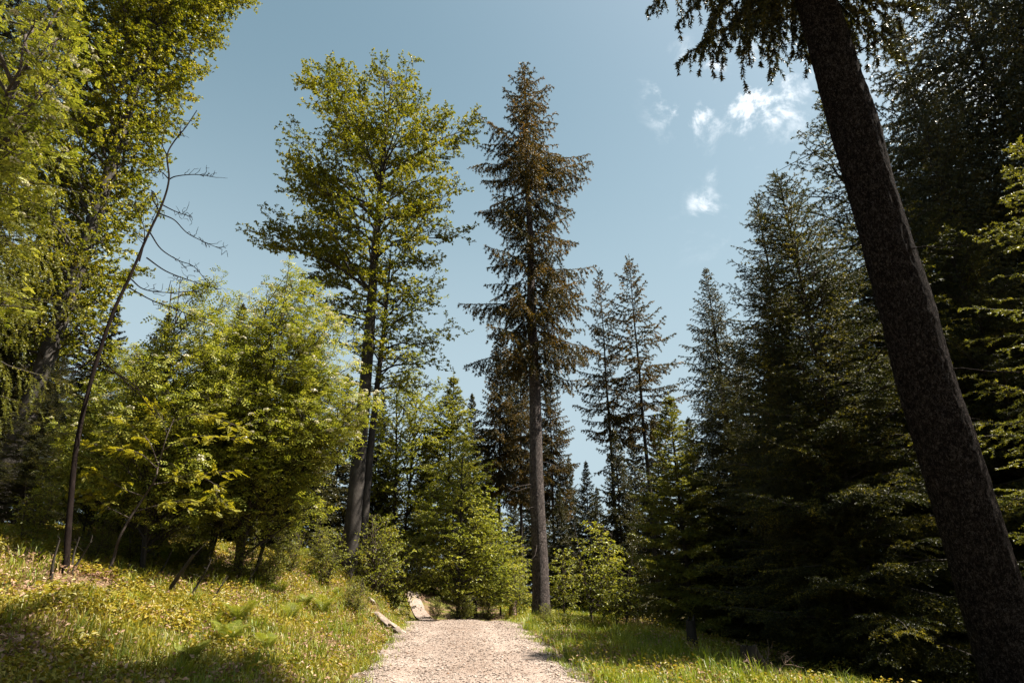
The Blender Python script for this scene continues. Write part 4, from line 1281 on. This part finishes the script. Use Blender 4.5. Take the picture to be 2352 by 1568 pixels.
def stump(loc, r, h, lb, mat='bark_dark', rot=(0, 0)):
    rr = np.random.default_rng(int(h * 1000 + r * 77))
    g = Geo()
    z = np.linspace(-.2, h, 9)
    rounded_trunk(g, np.stack([0 * z, 0 * z, z], 1), np.full(9, r), 18, rr, flare=.5, flare_h=.5, rough=.12)
    t = Geo()
    a = np.linspace(0, 2 * np.pi, 18, endpoint=False)
    ring = np.stack([np.cos(a) * r * 1.0, np.sin(a) * r, h + .05 * rr.normal(size=18)], 1)
    v = np.concatenate([ring, [[0, 0, h - .03]]])
    t.add(v, tris=[[k, (k + 1) % 18, 18] for k in range(18)])
    e = place('tree_stump', [('trunk', g.mesh('trunk', M[mat], True)), ('cut_face', t.mesh('cut_face', M['dead' if mat == 'dead' else mat]))], loc, lb, 'stump', 'old tree stumps')
    e.rotation_euler = (rot[0], rot[1], 0)


stump(at_base(1083, 1372, 27), .22, .55, 'old stump on the reddish litter slope beyond the crest')
stump(at_base(1178, 1395, 26), .14, .6, 'small pale stump left of the lone spruce foot', 'dead')
stump(at_base(355, 1222, 15.5), .30, .7, 'grey weathered stump in the shade behind the bank', 'bark_beech')
stump(at_base(1592, 1480, 15), .10, .6, 'thin broken trunk stump in the shade of the low fir', 'bark_dark')
stump(at_base(1722, 1500, 11.5), .13, .5, 'rotten stump behind the dead twigs at the lower right', 'bark_dark')


def brush(name, X_, Y_, d, n, L, lb, group=None, upz=.5, seed=1, spread=1.0):
    r = np.random.default_rng(seed)
    b = hit(X_, Y_) if d < 12 else at_base(X_, Y_, d)
    g = Geo()
    P0 = np.array([b] * n) + r.normal(0, .12, (n, 3)) * spread * np.array([1, 1, .2])
    D = nrm(r.normal(0, 1, (n, 3)) * [1, 1, .4] + [-.4, -.2, upz])
    c = curves(r, P0, D, L * r.uniform(.5, 1.1, n), 5, cz=-.25, wob=.06)
    tubes(g, c, .011, .003, 5)
    m = n * 12
    ii = r.integers(0, n, m)
    p, t = sample(c, ii, r.uniform(.25, 1, m))
    c2 = curves(r, p, nrm(t + r.normal(0, .6, (m, 3))), r.uniform(.06, .3, m), 3, cz=-.2, wob=.08)
    tubes(g, c2, .0045, .002, 4)
    o = link(name, g.mesh(name, M['dead']))
    tag(o, lb, 'dead branch', group)


brush('dead_branch', 1790, 1555, 8.2, 9, 1.0, 'reddish dead twigs sticking up from the shade at the lower right', 'dead branches on the ground', .7, 3)
brush('dead_branch', 1770, 1562, 7.4, 7, .45, 'curled dead brush at the bottom below the reddish twigs', 'dead branches on the ground', .5, 4)
brush('dead_branch', 1030, 1385, 26, 14, 1.1, 'pile of pinkish dead brush on the slope beyond the crest', 'dead branches on the ground', .15, 5, 3.5)

# ------------------------------------------------------------------ light, sky, camera
w = bpy.data.worlds.new("World")
sc.world = w
w.use_nodes = True
nt = w.node_tree
nt.nodes.clear()
out = N(nt, 'ShaderNodeOutputWorld')
bg = N(nt, 'ShaderNodeBackground')
bg.inputs['Strength'].default_value = .05
sky = N(nt, 'ShaderNodeTexSky', sky_type='NISHITA')
sky.sun_disc = False
sky.sun_elevation = SUN_EL
sky.sun_rotation = SUN_AZ
sky.air_density = 1.0
sky.dust_density = 2.2
sky.ozone_density = 1.5
hs = N(nt, 'ShaderNodeHueSaturation')
hs.inputs['Saturation'].default_value = .84
hs.inputs['Value'].default_value = .86
hs.inputs['Hue'].default_value = .455
nt.links.new(sky.outputs[0], hs.inputs['Color'])
# paler air towards the horizon
tg = N(nt, 'ShaderNodeTexCoord')
sp = N(nt, 'ShaderNodeSeparateXYZ')
nt.links.new(tg.outputs['Generated'], sp.inputs[0])
hz = N(nt, 'ShaderNodeMapRange', interpolation_type='SMOOTHSTEP')
hz.inputs[1].default_value = .22
hz.inputs[2].default_value = .80
hz.inputs[3].default_value = .85
hz.inputs[4].default_value = 0
nt.links.new(sp.outputs[2], hz.inputs[0])
hx = N(nt, 'ShaderNodeMix', data_type='RGBA')
hx.inputs[7].default_value = (3.0, 3.75, 4.15, 1)
nt.links.new(hz.outputs[0], hx.inputs[0])
nt.links.new(hs.outputs[0], hx.inputs[6])
# thin clouds: soft noise inside a few patches of the sky
tc = N(nt, 'ShaderNodeTexCoord')
cn = N(nt, 'ShaderNodeTexNoise')
cn.inputs['Scale'].default_value = 11
cn.inputs['Detail'].default_value = 9
cn.inputs['Roughness'].default_value = .62
cn.inputs['Distortion'].default_value = .35
nt.links.new(tc.outputs['Generated'], cn.inputs['Vector'])
total = None
for (X_, Y_, rad, amt) in [(1600, 215, .11, 1.35), (1750, 215, .12, 1.35), (1618, 470, .045, .85), (1650, 400, .035, .6), (1720, 330, .17, .34), (1640, 500, .16, .30), (1790, 270, .08, .5), (2150, 230, .20, .75), (2300, 60, .14, .7)]:
    a_, b_ = (X_ - 1176) / F, (784 - Y_) / F
    v = nrm(np.array([a_, CT - b_ * ST, b_ * CT + ST]))
    sb = N(nt, 'ShaderNodeVectorMath', operation='DISTANCE')
    nt.links.new(tc.outputs['Generated'], sb.inputs[0])
    sb.inputs[1].default_value = tuple(v)
    mr = N(nt, 'ShaderNodeMapRange', interpolation_type='SMOOTHSTEP')
    mr.inputs[1].default_value = 0
    mr.inputs[2].default_value = rad
    mr.inputs[3].default_value = amt
    mr.inputs[4].default_value = 0
    nt.links.new(sb.outputs['Value'], mr.inputs[0])
    if total is None:
        total = mr.outputs[0]
    else:
        mx = N(nt, 'ShaderNodeMath', operation='MAXIMUM')
        nt.links.new(total, mx.inputs[0])
        nt.links.new(mr.outputs[0], mx.inputs[1])
        total = mx.outputs[0]
sb = N(nt, 'ShaderNodeMath', operation='MULTIPLY_ADD')     # noise pushed up inside the patches
sb.operation = 'MULTIPLY'
nt.links.new(total, sb.inputs[0])
cs = N(nt, 'ShaderNodeMath', operation='MULTIPLY_ADD')
cs.inputs[1].default_value = 2.6
cs.inputs[2].default_value = -.8
nt.links.new(cn.outputs[0], cs.inputs[0])
cm = N(nt, 'ShaderNodeMapRange', interpolation_type='SMOOTHSTEP')
cm.inputs[1].default_value = .25
cm.inputs[2].default_value = .95
nt.links.new(cs.outputs[0], cm.inputs[0])
nt.links.new(cm.outputs[0], sb.inputs[1])
den = N(nt, 'ShaderNodeMapRange', interpolation_type='SMOOTHSTEP')
den.inputs[1].default_value = .06
den.inputs[2].default_value = .92
nt.links.new(sb.outputs[0], den.inputs[0])
mx = N(nt, 'ShaderNodeMix', data_type='RGBA')
nt.links.new(den.outputs[0], mx.inputs[0])
nt.links.new(hx.outputs[2], mx.inputs[6])
mx.inputs[7].default_value = (8.2, 8.4, 8.6, 1)
nt.links.new(mx.outputs[2], bg.inputs['Color'])
nt.links.new(bg.outputs[0], out.inputs[0])

sl = bpy.data.lights.new('sun', 'SUN')
sl.energy = 5.0
sl.angle = math.radians(.53)
sl.color = (1, .92, .79)
so = bpy.data.objects.new('sun', sl)
COL.objects.link(so)
from mathutils import Vector
sd = Vector((math.sin(SUN_AZ) * math.cos(SUN_EL), math.cos(SUN_AZ) * math.cos(SUN_EL), math.sin(SUN_EL)))
so.rotation_euler = sd.to_track_quat('Z', 'Y').to_euler()

cd = bpy.data.cameras.new('camera')
cd.sensor_width = 36
cd.lens = F / 2352 * 36
cd.clip_end = 2000
cd.clip_start = .05
co = bpy.data.objects.new('camera', cd)
COL.objects.link(co)
co.location = (0, 0, CAM_Z)
co.rotation_euler = (math.pi / 2 + PITCH, 0, 0)
sc.camera = co

sc.view_settings.view_transform = 'Standard'
sc.view_settings.look = 'None'
sc.view_settings.exposure = 1.9
sc.view_settings.gamma = 1
sc.cycles.max_bounces = 4
sc.cycles.diffuse_bounces = 2
sc.cycles.glossy_bounces = 2
sc.cycles.transmission_bounces = 4
sc.cycles.caustics_reflective = False
sc.cycles.caustics_refractive = False
